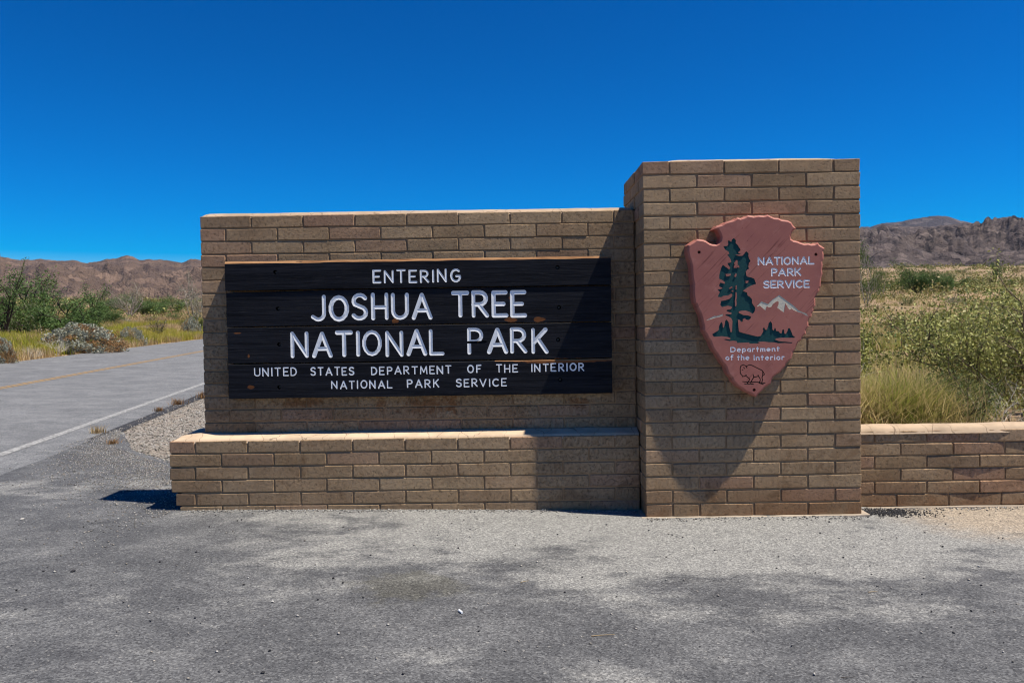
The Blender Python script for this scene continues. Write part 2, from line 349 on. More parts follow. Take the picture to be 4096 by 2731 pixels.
WDX = [-6.62, -6.1, -5.72, -5.06, -4.43, -3.9, -3.6, -3.2, 1.6, 20]; WDY = [5.6, 4.4, 3.5, 2.75, 2.05, 1.35, .9, .45, .45, .40]
def build_land():
    t = np.linspace(-1, 1, 340); k = 8.2; ax = np.sinh(t*k)/math.sinh(k)*7600
    X, Y = np.meshgrid(ax - 3, ax + 6, indexing='ij'); Z = land(X, Y)
    o = X*RN[0] + Y*RN[1]
    onroad = (o < O_W + .9) & (o > O_F - .7); pull = (Y < .9) & (o > O_W - 1) & (X < 25) & (Y > -30)
    rad = np.hypot(X, Y)
    for i in range(X.shape[0]):
        for j in range(X.shape[1]):
            if rad[i, j] > 14 and rad[i, j] < 3000: Z[i, j] += .35*min(1, (rad[i, j] - 14)/30)*noise.noise(Vector((X[i, j]*.06, Y[i, j]*.06, 3))) * (0 if -17 < o[i, j] < -4 else 1)
    grav = (o > O_W - .2) & (X < .9) & (Y < 25) & (Y > -1)
    Z = np.where(onroad | pull | grav, Z - .09, Z)
    far = rad > 2500; Z = np.where(far, np.minimum(Z, 95), Z)
    g = obj('ground', grid_mesh('ground', np.stack([X, Y, Z], -1)), M['ground']); tag(g, kind='structure')
    # gravel bed between the road and the sign
    xs = np.linspace(0, 1, 40); ys = np.linspace(-.5, 26, 90); P = np.zeros((40, 90, 3))
    for j, y in enumerate(ys):
        xl = (O_W + .5 - y*RN[1])/RN[0]; xr_ = 1.2
        for i, s in enumerate(xs):
            x = xl + (xr_ - xl)*s; P[i, j] = (x, y, float(land(x, y)) - .006 + .006*noise.noise(Vector((x*2.2, y*2.2, 0))) - .06*sst(0, -.2, y - np.interp(x, WDX, WDY)) - .02*(i == 0))
    tag(obj('gravel_shoulder', grid_mesh('gravel_shoulder', P), M['gravel']), kind='structure')
    # the road
    s = np.concatenate([np.linspace(-60, 60, 121), np.linspace(64, 420, 60)]); off = np.linspace(O_W + .62, O_F, 9)
    P = np.zeros((len(off), len(s), 3))
    for i, o_ in enumerate(off):
        for j, a in enumerate(s):
            e = .05*noise.noise(Vector((a*.9, i, 1))) if i in (0, 8) else 0
            x, y = rx(o_ + e, a), ry(o_ + e, a); P[i, j] = (x, y, float(plane(x, y)) + .004)
    tag(obj('road', grid_mesh('road', P[::-1]), M['road']), kind='structure')
    def strip(name, o0, o1, mat, dz, s0=-50, s1=300, jit=.0):
        ss = np.arange(s0, s1, .8); P = np.zeros((2, len(ss), 3))
        for i, o_ in enumerate((o0, o1)):
            for j, a in enumerate(ss):
                e = jit*noise.noise(Vector((a*1.3, i*7, 5)))
                x, y = rx(o_ + e, a), ry(o_ + e, a); P[i, j] = (x, y, float(plane(x, y)) + .004 + dz)
        return tag(obj(name, grid_mesh(name, P), mat), kind='structure')
    strip('white_edge_line', O_W - .06, O_W + .06, M['lwhite'], .004, jit=.012)
    strip('yellow_centre_line', O_Y - .115, O_Y - .03, M['lyellow'], .004)
    strip('yellow_centre_line', O_Y + .03, O_Y + .115, M['lyellow'], .004)
    strip('road_edge', O_W + .52, O_W + .74, M['tar'], .003, 5.2, 40, jit=.10)  # dark ragged strip along the edge of the road
    # the asphalt pull-out in front of the sign
    wedge = [(-6.62, 5.6), (-6.1, 4.4), (-5.72, 3.5), (-5.06, 2.75), (-4.43, 2.05), (-3.9, 1.35), (-3.6, .9), (-3.2, .45), (1.6, .45), (20, .40)]
    wx_, wy_ = zip(*wedge); U = np.linspace(0, 1, 90)**1.25; Vv = np.linspace(0, 1, 120)**.6
    P = np.zeros((90, 120, 3))
    for i, u in enumerate(U):
        x0 = -6.62 + u*26; yb = np.interp(x0, wx_, wy_) + .06*noise.noise(Vector((x0*3, 0, 2)))*(1 if x0 < -3.3 else .1)
        for j, v in enumerate(Vv):
            y = -32 + (yb + 32)*v; xl = (O_W + .40 - y*RN[1])/RN[0]; xe = (O_W + .40 - 5.6*RN[1])/RN[0]
            x = x0 + (xl - xe)*max(0, 1 - u*2.5)**2 + .03*noise.noise(Vector((y*1.5, 4, 2)))
            P[i, j] = (x, y, float(plane(x, y)) + .011 + .003*noise.noise(Vector((x*.8, y*.8, 0))) - (.02 if u < .0001 else 0) - .018*sst(yb - .2, yb, y)*sst(-3.2, -3.6, x0))
    tag(obj('pavement', grid_mesh('pavement', P), M['pullout']), kind='structure')
    # crack in the asphalt running from the bench corner towards the road
    pts = [(405, 1171), (350, 1181), (300, 1187), (255, 1193), (205, 1198), (150, 1203), (95, 1209)]
    V, F = [], []
    for i, (u, v) in enumerate([(a + (c - a)*t_, b + (d - b)*t_) for (a, b), (c, d) in zip(pts, pts[1:]) for t_ in (0, .33, .66)]):
        p = CAM + ray(u, v)*((.07 - CAM[2])/ray(u, v)[2]); wd = R.uniform(.001, .006)*(1 if i < 12 else .6); j = R.uniform(-.012, .012)
        z = float(plane(p[0], p[1])) + .018
        V += [(p[0], p[1] + j - wd, z), (p[0], p[1] + j + wd, z)]
        if i: F.append((2*i - 2, 2*i, 2*i + 1, 2*i - 1))
    tag(obj('pavement_crack', mesh_pd('pavement_crack', V, F), M['tar']), kind='structure')
build_land()
pz = lambda x, y: float(plane(x, y)) + .011

# ------------------------------------------------------------------ mountains
def ridge(name, prof, dist, foot, amp, mat, seed, view, back=900, uext=(-2600, 5200), rough=1., scale=150., rocks=.13, smooth=True):
    """prof: (pixel x, pixel y) of the skyline; dist to the crest and foot distance in metres; view: columns drawn finely"""
    px = np.array([p[0] for p in prof]); py = np.array([p[1] for p in prof])
    us = np.unique(np.concatenate([np.linspace(*uext, 150), np.linspace(*view, 260)])); vs_ = np.concatenate([np.linspace(0, 1, 84), np.linspace(1.06, 1.55, 10)])
    U, V = np.meshgrid(us, vs_, indexing='ij')
    D = np.where(V <= 1, foot + (dist - foot)*V, dist + back*(V - 1)/.55); AZ = (U - 1176)/1871
    X = CAM[0] + AZ*D; Y = CAM[1] + D; Z0 = land(np.clip(X, -2500, 2500), np.minimum(Y, 2300)) - 6
    P = np.zeros((*U.shape, 3))
    for i, u in enumerate(us):
        yy = np.interp(u, px, py)
        if not px[0] <= u <= px[-1]: yy += 46*noise.fractal(Vector((u*.0035, seed, 0)), .9, 2.1, 4)
        yy -= 1.6*noise.fractal(Vector((u*.06, seed, 1)), .8, 2.2, 3)
        hor = 737.9 - (u - 1176)*.0152; top = CAM[2] + (hor - yy)/1871*dist
        for j, v in enumerate(vs_):
            x, y = X[i, j], Y[i, j]; z0 = min(Z0[i, j], top*.75)
            sh = v**.95*(1 - .30*math.sin(min(v, 1)*math.pi)) if v <= 1 else max(0, 1 - ((v - 1)/.55)**1.3*.9)
            q = Vector((x/scale, y/scale, seed))
            nz = noise.ridged_multi_fractal(q, .85, 2.15, 5, 1., 2.) - 1.1
            env = math.sin(min(v, 1)*math.pi)**1.1 if v < 1 else .12*min(1, (v - 1)*4)
            fine = noise.fractal(q*7, .75, 2.1, 5)
            P[i, j] = (x, y, z0 + (top - z0)*sh + amp*nz*env*rough + amp*rocks*fine*(.35 + env)*(v > .02))
    return tag(obj(name, grid_mesh(name, P, smooth=smooth), mat), kind='structure')
cl = lambda l, s, ox, oy: [((ox + a/s)/KD, (oy + b/s)/KD) for a, b in l]
left_prof = cl([(0, 130), (60, 136), (130, 150), (250, 143), (330, 150), (420, 155), (480, 150), (570, 170), (640, 160), (700, 145), (770, 140), (835, 118), (880, 130), (920, 150), (1000, 147), (1080, 148), (1200, 168), (1260, 142), (1330, 150), (1500, 135), (1700, 160)], 1.6506, 0, 950)
ridge('brown_mountain', left_prof, 2600, 1300, 85, M['rock_l'], 3.1, (-40, 500), uext=(-1500, 1300), scale=330., rocks=.07)
right_prof = cl([(60, 150), (160, 140), (230, 130), (310, 118), (400, 128), (480, 130), (560, 126), (640, 112), (760, 104), (860, 108), (920, 88), (1010, 72), (1060, 68), (1157, 74), (1300, 60), (1500, 80)], 1.616, 3380, 830)
ridge('rocky_mountain', right_prof, 1500, 640, 52, M['rock_r'], 8.4, (1940, 2400), uext=(1250, 4000), scale=210., back=500, rocks=.11, smooth=False)
far_prof = cl([(90, 122), (150, 128), (230, 105), (350, 95), (440, 76), (520, 66), (590, 56), (650, 64), (720, 82), (780, 98), (850, 105), (1000, 130), (1200, 150)], 1.616, 3380, 830)
ridge('far_mountain', far_prof, 5200, 3400, 70, M['rock_f'], 5.5, (1940, 2400), uext=(1300, 3200), scale=800.)

# ------------------------------------------------------------------ masonry
BL, BH, JT = .4064, .1016, .0092
def block_mesh(L, H, T, seed, bev=.0040, bow=0.):
    """one slump block: bevelled box, front at y=0 facing -y, centred in x and z; uneven edges"""
    r = random.Random(seed); bm = bmesh.new()
    hx, hz = L/2, H/2; v = {}
    for ix in (-1, 1):
        for iy in (0, 1):
            for iz in (-1, 1):
                X, Y, Z = ix*hx, iy*T, iz*hz; sy_ = 1 if iy == 0 else -1; b = bev*r.uniform(.7, 1.9)
                jx, jz, jy = r.uniform(-.0022, .0022), r.uniform(-.0022, .0022), r.uniform(-.0018, .0012)
                a = bm.verts.new((X + jx, Y + sy_*b + jy, Z - iz*b + jz)); c = bm.verts.new((X - ix*b + jx, Y + jy, Z - iz*b + jz)); d = bm.verts.new((X - ix*b + jx, Y + sy_*b + jy, Z + jz))
                v[ix, iy, iz] = (a, c, d)
    f = bm.faces.new
    g = lambda ix, iy, iz, k: v[ix, iy, iz][k]
    for ix in (-1, 1): f([g(ix, iy, iz, 0) for iy, iz in ((0, -1), (1, -1), (1, 1), (0, 1))])
    for iy in (0, 1): f([g(ix, iy, iz, 1) for ix, iz in ((-1, -1), (1, -1), (1, 1), (-1, 1))])
    for iz in (-1, 1): f([g(ix, iy, iz, 2) for ix, iy in ((-1, 0), (1, 0), (1, 1), (-1, 1))])
    for iy in (0, 1):
        for iz in (-1, 1): f([g(-1, iy, iz, 1), g(1, iy, iz, 1), g(1, iy, iz, 2), g(-1, iy, iz, 2)])
        for ix in (-1, 1): f([g(ix, iy, -1, 0), g(ix, iy, 1, 0), g(ix, iy, 1, 1), g(ix, iy, -1, 1)])
    for ix in (-1, 1):
        for iz in (-1, 1): f([g(ix, 0, iz, 0), g(ix, 1, iz, 0), g(ix, 1, iz, 2), g(ix, 0, iz, 2)])
        for iy in (0, 1):
            for iz in (-1, 1): f(v[ix, iy, iz])
    bmesh.ops.recalc_face_normals(bm, faces=bm.faces)
    me = bpy.data.meshes.new('brick'); bm.to_mesh(me); bm.free(); return me
_bc = {}
def brick(parent, x0, x1, zc, y, T, mat, H=BH, rot=0., face='front', dy=0.):
    """a block between x0 and x1 (its face on the plane y, or on the side plane) in the course centred on zc"""
    L = round(x1 - x0 - JT, 3); key = (L, round(H, 4), T, R.randrange(5), mat.name)
    if key not in _bc:
        _bc[key] = block_mesh(L, H - JT, T, hash(key[:4]) & 0xffff); _bc[key].materials.append(mat)
    o = bpy.data.objects.new('brick', _bc[key]); COL.objects.link(o); o.parent = parent
    j = R.uniform(-.0016, .0012)
    if face == 'front': o.location = ((x0 + x1)/2, y + j + dy, zc); o.rotation_euler = (R.uniform(-.006, .006), 0, rot + R.uniform(-.002, .002))
    elif face == 'left': o.location = (y + j, (x0 + x1)/2, zc); o.rotation_euler = (0, 0, -math.pi/2)
    elif face == 'right': o.location = (y - j, (x0 + x1)/2, zc); o.rotation_euler = (0, 0, math.pi/2)
    return o
def box_mesh(name, a, b):
    (x0, y0, z0), (x1, y1, z1) = a, b
    return mesh_pd(name, [(x0, y0, z0), (x1, y0, z0), (x1, y1, z0), (x0, y1, z0), (x0, y0, z1), (x1, y0, z1), (x1, y1, z1), (x0, y1, z1)],
                   [(0, 3, 2, 1), (4, 5, 6, 7), (0, 1, 5, 4), (1, 2, 6, 5), (2, 3, 7, 6), (3, 0, 4, 7)])
def cap_mesh(name, x0, x1, y0, y1, z, h, n=120, m=14, taper=.12, slope=None, seed=0, z_end=None):
    """hand-trowelled mortar capping: a low mound (or a wash rising towards the back) with uneven edges, closed underneath"""
    P = np.zeros((n, m, 3))
    for i in range(n):
        s = i/(n - 1); x = x0 + (x1 - x0)*s; end = min(1, (x - x0)/taper if x0 > -90 else 1, 9) if slope else min(1, (x - x0)/taper, (x1 - x)/taper)
        end = math.sqrt(max(0, end*(2 - end))) if end < 1 else 1
        jl = .005*noise.noise(Vector((x*6, seed, 0))) + .004*noise.noise(Vector((x*17, seed, 1)))
        zz = z if z_end is None else z + (z_end - z)*s
        for j in range(m):
            t = j/(m - 1); y = y0 + (y1 - y0)*t + jl*(1 - t)
            if slope: hh = .012*min(1, t*6)**.5 + slope*t**1.15
            else: hh = h*max(0, 1 - abs(2*t - 1)**3.2)
            hh = hh*(.25 + .75*end) if slope else hh*end
            P[i, j] = (x, y, zz + hh*(1 + .12*noise.noise(Vector((x*4, y*9, seed)))) + .0012*noise.noise(Vector((x*30, y*30, seed))) - (.0 if 0 < j < m - 1 else .018))
    return grid_mesh(name, P)

# pillar -----------------------------------------------------------
PB = .4031; PW = 4*PB; PD = .996
pillar = thing('brick_pillar', 'tall tan block pillar carrying the red arrowhead plaque', 'pillar')
obj('mortar_core', box_mesh('mortar_core', (.009, .009, -.15), (PW - .009, PD - .003, 26*BH - .008)), M['mortar'], pillar)
for k in range(26):
    zc = (25.5 - k)*BH; mt = M['brick_low'] if k > 21 else M['brick']; T = .185
    if k == 25: fr = [(0, .5), (.5, 1), (1, 2), (2, 3), (3, 4)]
    elif k % 2 == 0 or k == 24: fr = [(0, .5), (.5, 1.5), (1.5, 2.5), (2.5, 3.5), (3.5, 4)]
    else: fr = [(i, i + 1) for i in range(4)]
    corner = fr[0][1] == .5
    for a, b in fr:
        if corner and (a == 0 or b == 4 and b - a == .5): 
            brick(pillar, a*PB, b*PB, zc, 0, .39, mt)
        else: brick(pillar, a*PB, b*PB, zc, 0, T, mt)
    y0 = .4064 if corner else .195
    for face, pl in (('left', 0), ('right', PW)):
        if face == 'right' and fr[-1][1] - fr[-1][0] > .9: ys = [(.195, .6), (.6, PD)]
        else: ys = [(.4064, .81), (.81, PD)] if corner else [(.195, .6), (.6, PD)]
        for a, b in ys: brick(pillar, a, b, zc, pl, .15, mt, face=face)
obj('mortar_cap', cap_mesh('mortar_cap', .13, PW - .06, .05, PD - .05, 26*BH - .004, .062, 60, 16, .20, seed=2), M['cap_dull'], pillar)
def slab(name, x0, x1, y0, y1, z0, z1, seed):
    V = []; n = 30
    for i in range(n):
        x = x0 + (x1 - x0)*i/(n - 1); e = .012*noise.noise(Vector((x*9, seed, 0))); zt = z1 + .004*noise.noise(Vector((x*7, seed, 3)))
        V += [(x, y0 + e, z0), (x, y0 + e, zt - .003), (x, y0 + e + .004, zt), (x, y1, zt), (x, y1, z0)]
    F = [(5*i + k, 5*i + 5 + k, 5*i + 6 + k, 5*i + 1 + k) for i in range(n - 1) for k in range(4)] + [(0, 1, 2, 3, 4), tuple(5*(n - 1) + k for k in (4, 3, 2, 1, 0))]
    return mesh_pd(name, V, F)
obj('footing', slab('footing', -.03, PW + .045, -.035, .3, -.12, .006, 1), M['concrete'], pillar)

# long wall --------------------------------------------------------
WX, WY, WZ = -3.4186, .3748, 2.3399
wall = thing('brick_wall', 'long tan block wall behind the dark wooden sign', 'wall')
obj('mortar_core', box_mesh('mortar_core', (WX + .009, WY + .009, .2), (-.004, WY + .39, WZ - .008)), M['mortar'], wall)
for k in range(18):
    zc = WZ - (k + .5)*BH; x = WX; first = 1 if k % 2 == 0 else .5; i = 0
    while x < -.02:
        L = (first if i == 0 else 1)*BL; x1 = min(x + L, -.003)
        if x1 - x > .03: brick(wall, x, x1, zc, WY, .192 if i else .385, M['brick'])
        x = x1; i += 1
obj('mortar_cap', cap_mesh('mortar_cap', WX + .006, -.006, WY + .004, WY + .38, WZ - .004, .036, 160, 14, .05, seed=5), M['cap_dull'], wall)

# bench-like plinth in front of it --------------------------------
BX, BY, BZ = -3.6465, .2353, .5914
bench = thing('brick_bench', 'low tan block ledge with pale mortar top under the wooden sign', 'ledge')
obj('mortar_core', box_mesh('mortar_core', (BX + .09, BY + .009, -.1), (-.004, WY - .003, BZ - .010)), M['mortar'], bench)
obj('mortar_core', box_mesh('mortar_core', (BX + .012, BY + .02, .2), (BX + .0899, WY + .30, BZ - .010)), M['mortar'], bench)
trim = {3: .008, 4: .043, 5: .075}
for k in range(6):
    zc = BZ - (k + .5)*BH; x = BX + trim.get(k, 0); edge = BX + (.5 if k % 2 == 0 else 1)*BL; i = 0; mt = M['brick']
    while x < -.02:
        x1 = min(edge, -.003)
        if x1 - x > .03: brick(bench, x, x1, zc, BY, .13 if i else (.39 if k % 2 == 0 else .19), mt)
        x = x1; edge += BL; i += 1
    brick(bench, BY + (.395 if k % 2 == 0 else .197), BY + .62, zc, BX + trim.get(k, 0), .2, mt, face='left')
obj('mortar_cap', cap_mesh('mortar_cap', BX + .03, -.006, BY + .004, WY - .002, BZ - .006, .05, 160, 12, .22, slope=.040, seed=9), M['cap'], bench)
obj('mortar_cap', cap_mesh('mortar_cap', BX + .03, WX - .003, WY, BY + .60, BZ - .006, .05, 20, 12, .1, seed=4), M['cap'], bench)

# low wall to the right --------------------------------------------
LY, LZ, LH = .28, .587, .0995
low = thing('low_brick_wall', 'low tan block wall with rounded pale top beside the pillar', 'wall')
LX0, LX1 = PW + .004, 7.8
obj('mortar_core', box_mesh('mortar_core', (LX0, LY + .009, -.15), (LX1 - .007, LY + .185, LZ - .008)), M['mortar'], low)
tilts = {}
for q_, v_ in {(0, 3): .016, (0, 4): -.016, (1, 1): .012, (1, 2): -.013, (1, 3): .006, (2, 2): .016, (2, 3): -.013, (2, 4): .008, (3, 2): .0, (3, 3): .012, (3, 4): -.010, (4, 2): .014, (4, 3): -.012, (4, 1): .004}.items(): tilts[q_] = v_*2.1
for k in range(6):
    zc = LZ - (k + .5)*LH; x = LX0; edge = 1.829 + (0 if k % 2 == 0 else .203); i = 0; mt = M['brick_low'] if k > 2 else M['brick']
    if k == 5: edge = 2.00
    while x < LX1 - .03:
        x1 = min(edge, LX1)
        rt = tilts.get((k, i), R.uniform(-.003, .003)); brick(low, x, x1, zc, LY, .185, mt, H=LH, rot=-rt, dy=-abs(rt)*.14)
        x = x1; edge += BL if not (k == 5 and i in (2, 3)) else BL/2; i += 1
obj('mortar_cap', cap_mesh('mortar_cap', LX0, LX1, LY - .009, LY + .19, LZ - .012, .046, 200, 14, .02, seed=12), M['cap_mid'], low)
obj('footing', slab('footing', LX0 + .06, LX1, LY - .03, LY + .1, -.12, -.010, 6), M['concrete'], low)

# ------------------------------------------------------------------ carved lettering
def arc(cx, cy, rx_, ry_, a0, a1, n): return [(cx + rx_*math.cos(math.radians(a0 + (a1 - a0)*i/n)), cy + ry_*math.sin(math.radians(a0 + (a1 - a0)*i/n))) for i in range(n + 1)]
G = {   # width, strokes; y up, cap height 1
 'A': (.74, [[(0, 0), (.37, 1), (.74, 0)], [(.14, .32), (.60, .32)]]),
 'C': (.66, [arc(.37, .5, .37, .5, 48, 312, 10)]),
 'D': (.62, [[(0, 0), (0, 1)], [(0, 1)] + arc(.2, .5, .42, .5, 90, -90, 9) + [(0, 0)]]),
 'E': (.52, [[(.52, 1), (0, 1), (0, 0), (.54, 0)], [(0, .5), (.42, .5)]]),
 'F': (.50, [[(.50, 1), (0, 1), (0, 0)], [(0, .5), (.40, .5)]]),
 'G': (.70, [arc(.37, .5, .37, .5, 50, 335, 11) + [(.70, .44), (.42, .44)]]),
 'H': (.60, [[(0, 0), (0, 1)], [(.60, 0), (.60, 1)], [(0, .46), (.60, .46)]]),
 'I': (.0, [[(0, 0), (0, 1)]]),
 'J': (.50, [[(.50, 1), (.50, .30)] + arc(.25, .27, .25, .27, 0, -110, 6) + [(0, .12)]]),
 'K': (.56, [[(0, 0), (0, 1)], [(.54, 1), (.02, .42)], [(.20, .60), (.58, 0)]]),
 'L': (.50, [[(0, 1), (0, 0), (.52, 0)]]),
 'M': (.78, [[(0, 0), (.06, 1), (.39, .22), (.72, 1), (.78, 0)]]),
 'N': (.64, [[(0, 0), (0, 1), (.64, 0), (.64, 1)]]),
 'O': (.72, [arc(.36, .5, .36, .5, 90, 450, 14)]),
 'P': (.54, [[(0, 0), (0, 1)], [(0, 1)] + arc(.27, .74, .27, .26, 90, -90, 7) + [(0, .48)]]),
 'R': (.58, [[(0, 0), (0, 1)], [(0, 1)] + arc(.27, .74, .27, .26, 90, -90, 7) + [(0, .48)], [(.22, .48), (.58, 0)]]),
 'S': (.56, [arc(.29, .75, .27, .25, 28, 215, 7) + arc(.27, .25, .29, .25, 52, -152, 8)]),
 'T': (.60, [[(0, 1), (.60, 1)], [(.30, 1), (.30, 0)]]),
 'U': (.62, [[(0, 1), (0, .32)] + arc(.31, .31, .31, .31, 180, 360, 8) + [(.62, 1)]]),
 'V': (.70, [[(0, 1), (.35, 0), (.70, 1)]]),
 'a': (.42, [arc(.21, .33, .21, .31, 0, 360, 10), [(.42, .64), (.42, 0)]]),
 'e': (.44, [[(.02, .34), (.43, .34)] + arc(.22, .33, .22, .32, 0, 300, 9)]),
 'f': (.26, [arc(.24, .82, .14, .18, 70, 180, 4) + [(.10, -.08)], [(0, .62), (.26, .62)]]),
 'h': (.40, [[(0, 0), (0, 1)], [(0, .4)] + arc(.2, .43, .2, .21, 160, 0, 5) + [(.40, 0)]]),
 'i': (.0, [[(0, 0), (0, .64)], [(0, .93), (0, .95)]]),
 'm': (.60, [[(0, 0), (0, .64)], [(0, .4)] + arc(.15, .45, .15, .19, 160, 0, 5) + [(.30, 0)], [(.30, .4)] + arc(.45, .45, .15, .19, 160, 0, 5) + [(.60, 0)]]),
 'n': (.40, [[(0, 0), (0, .64)], [(0, .4)] + arc(.2, .43, .2, .21, 160, 0, 5) + [(.40, 0)]]),
 'o': (.44, [arc(.22, .32, .22, .32, 90, 450, 10)]),
 'p': (.42, [[(0, .64), (0, -.30)], arc(.21, .33, .21, .31, 180, 540, 10)]),
 'r': (.26, [[(0, 0), (0, .64)], [(0, .36)] + arc(.17, .42, .17, .22, 165, 55, 4)]),
 't': (.30, [[(.13, .95), (.13, 0)], [(0, .64), (.30, .64)]]),
}
def layout(word, u0, u1, v0, v1, y, hw, gap=.30, jit=.0):
    """stroke polylines of every letter of a word carved between pixel columns u0..u1 and rows v0..v1 (outer extents) on the plane y"""
    um = (u0 + u1)/2
    zt = ony(um, v0, y)[2] - hw; zb = ony(um, v1, y)[2] + hw; vm = (v0 + v1)/2
    x0 = ony(u0, vm, y)[0] + hw; x1 = ony(u1, vm, y)[0] - hw; H = zt - zb
    ws = [G[c][0] for c in word]; tot = sum(ws); g = gap
    for i in range(1): pass
    k = (x1 - x0)/((tot + g*(len(word) - 1))*H)
    out = []; x = x0
    for c, wd in zip(word, ws):
        jx, jz, js = R.uniform(-jit, jit)*H, R.uniform(-jit, jit)*H, 1 + R.uniform(-jit, jit)
        out.append((c, [[(x + jx + px*H*k, zb + jz + pz_*H*js) for px, pz_ in st] for st in G[c][1]]))
        x += (wd + g)*H*k
    return out
def vcut(cuts, st, hw, depth, yf, mi, nseg=10, base=0):
    """V-groove cutters: hulls of two cones along every piece of a stroke; piece k of every letter goes into batch k, so that no batch overlaps itself"""
    lift = .004; Rr = hw*(depth + lift)/depth
    for k, ((ax, az), (bx, bz)) in enumerate(zip(st, st[1:])):
        while len(cuts) <= base + k: cuts.append(bmesh.new())
        bm = cuts[base + k]; vs_ = []; e = 1e-4*(k % 3)
        for (x, z) in ((ax, az), (bx, bz)):
            for i in range(nseg):
                a = 2*math.pi*(i + .5 + .07*k)/nseg; vs_.append(bm.verts.new((x + Rr*math.cos(a), yf - lift - e, z + Rr*math.sin(a))))
            vs_.append(bm.verts.new((x, yf + depth + e*.3, z)))
        g = bmesh.ops.convex_hull(bm, input=vs_)
        dele = [q for q in g.get('geom_interior', []) + g.get('geom_unused', []) if isinstance(q, bmesh.types.BMVert)]
        if dele: bmesh.ops.delete(bm, geom=list(set(dele)), context='VERTS')
        for q in g['geom']:
            if isinstance(q, bmesh.types.BMFace) and q.is_valid: q.material_index = mi
    return base + len(st) - 1
def prism(bm, poly, y0, y1, mi):
    """closed prism over polygon poly (x,z), between y0 and y1"""
    a = [bm.verts.new((x, y0, z)) for x, z in poly]; b = [bm.verts.new((x, y1, z)) for x, z in poly]; n = len(poly)
    fs = [bm.faces.new(a), bm.faces.new(b[::-1])] + [bm.faces.new((a[i], b[i], b[(i + 1) % n], a[(i + 1) % n])) for i in range(n)]
    for f in fs: f.material_index = mi
    return fs
def carve(solid, cuts, mats):
    """solid bmesh minus batches of cutters -> new mesh; cut faces carry the cutter's material"""
    bmesh.ops.recalc_face_normals(solid, faces=solid.faces)
    ms = bpy.data.meshes.new('s'); solid.to_mesh(ms); solid.free()
    for m_ in mats: ms.materials.append(m_)
    a = bpy.data.objects.new('s', ms); COL.objects.link(a); tmp = []
    for cut in cuts:
        bmesh.ops.recalc_face_normals(cut, faces=cut.faces); bmesh.ops.triangulate(cut, faces=[f for f in cut.faces if len(f.verts) > 4])
        mc = bpy.data.meshes.new('c'); cut.to_mesh(mc); cut.free()
        for m_ in mats: mc.materials.append(m_)
        c = bpy.data.objects.new('c', mc); COL.objects.link(c); tmp.append(c)
        md = a.modifiers.new('b', 'BOOLEAN'); md.operation = 'DIFFERENCE'; md.object = c; md.solver = 'MANIFOLD'
    dg = bpy.context.evaluated_depsgraph_get(); dg.update()
    me = bpy.data.meshes.new_from_object(a.evaluated_get(dg))
    for o in [a] + tmp: mm = o.data; bpy.data.objects.remove(o); bpy.data.meshes.remove(mm)
    return me
def split(me, keyf):
    """faces of a mesh sorted into new meshes by keyf(face centre, material index)"""
    bm = bmesh.new(); bm.from_mesh(me); groups = {}
    for f in bm.faces: groups.setdefault(keyf(f.calc_center_median(), f.material_index), []).append(f)
    out = {}
    for key, fs in groups.items():
        vm = {}; V = []; F = []
        for f in fs:
            F.append([vm.setdefault(v.index, len(vm)) for v in f.verts])
        inv = sorted(vm.items(), key=lambda t: t[1]); bm.verts.ensure_lookup_table()
        V = [tuple(bm.verts[i].co) for i, _ in inv]
        out[key] = mesh_pd('m', V, F); out[key]['mi'] = fs[0].material_index
        out[key].polygons.foreach_set('material_index', [0]*len(F)) if key != 'body' else out[key].polygons.foreach_set('material_index', [f.material_index for f in fs])
    bm.free(); return out

# ------------------------------------------------------------------ the wooden sign: four carved planks
SY = .285
sign = thing('wooden_sign', 'dark wooden sign with white carved letters on the long block wall', 'sign')
SX0, SX1 = -3.196, -.203
zs = [1.972, 1.745, 1.462, 1.178, .903]
words = [
 [('ENTERING', 855, 1058, 619, 650, .0080)],
 [('JOSHUA', 712, 993.5, 674, 735.5, .0158), ('TREE', 1035.4, 1210, 668.5, 729.5, .0158)],
 [('NATIONAL', 668, 1021, 758, 819, .0158), ('PARK', 1074, 1258, 752, 813, .0158)],
 [('UNITED', 583, 682.5, 843.5, 863.5, .0052), ('STATES', 713, 814.3, 842, 862, .0052), ('DEPARTMENT', 852, 1037, 840, 859.5, .0052), ('OF', 1073.5, 1105.6, 837, 856, .0052), ('THE', 1139, 1189.5, 836, 855.5, .0052), ('INTERIOR', 1219.8, 1342.4, 833.6, 853, .0052),
  ('NATIONAL', 761, 901.5, 873, 892.5, .0052), ('PARK', 935, 1008.7, 870.6, 890.3, .0052), ('SERVICE', 1046.8, 1164, 868.5, 888, .0052)]]
holes = [[(632, 625), (1280.6, 614)], [(638, 709), (1284, 706)], [(641, 791), (1282, 780)], [(641, 889), (1287, 872)]]
names = ['board carrying the smallest word at the top of the sign', 'board carrying the two words of the first large line', 'board carrying the two words of the second large line', 'lowest board with two lines of small words and a bare top edge']
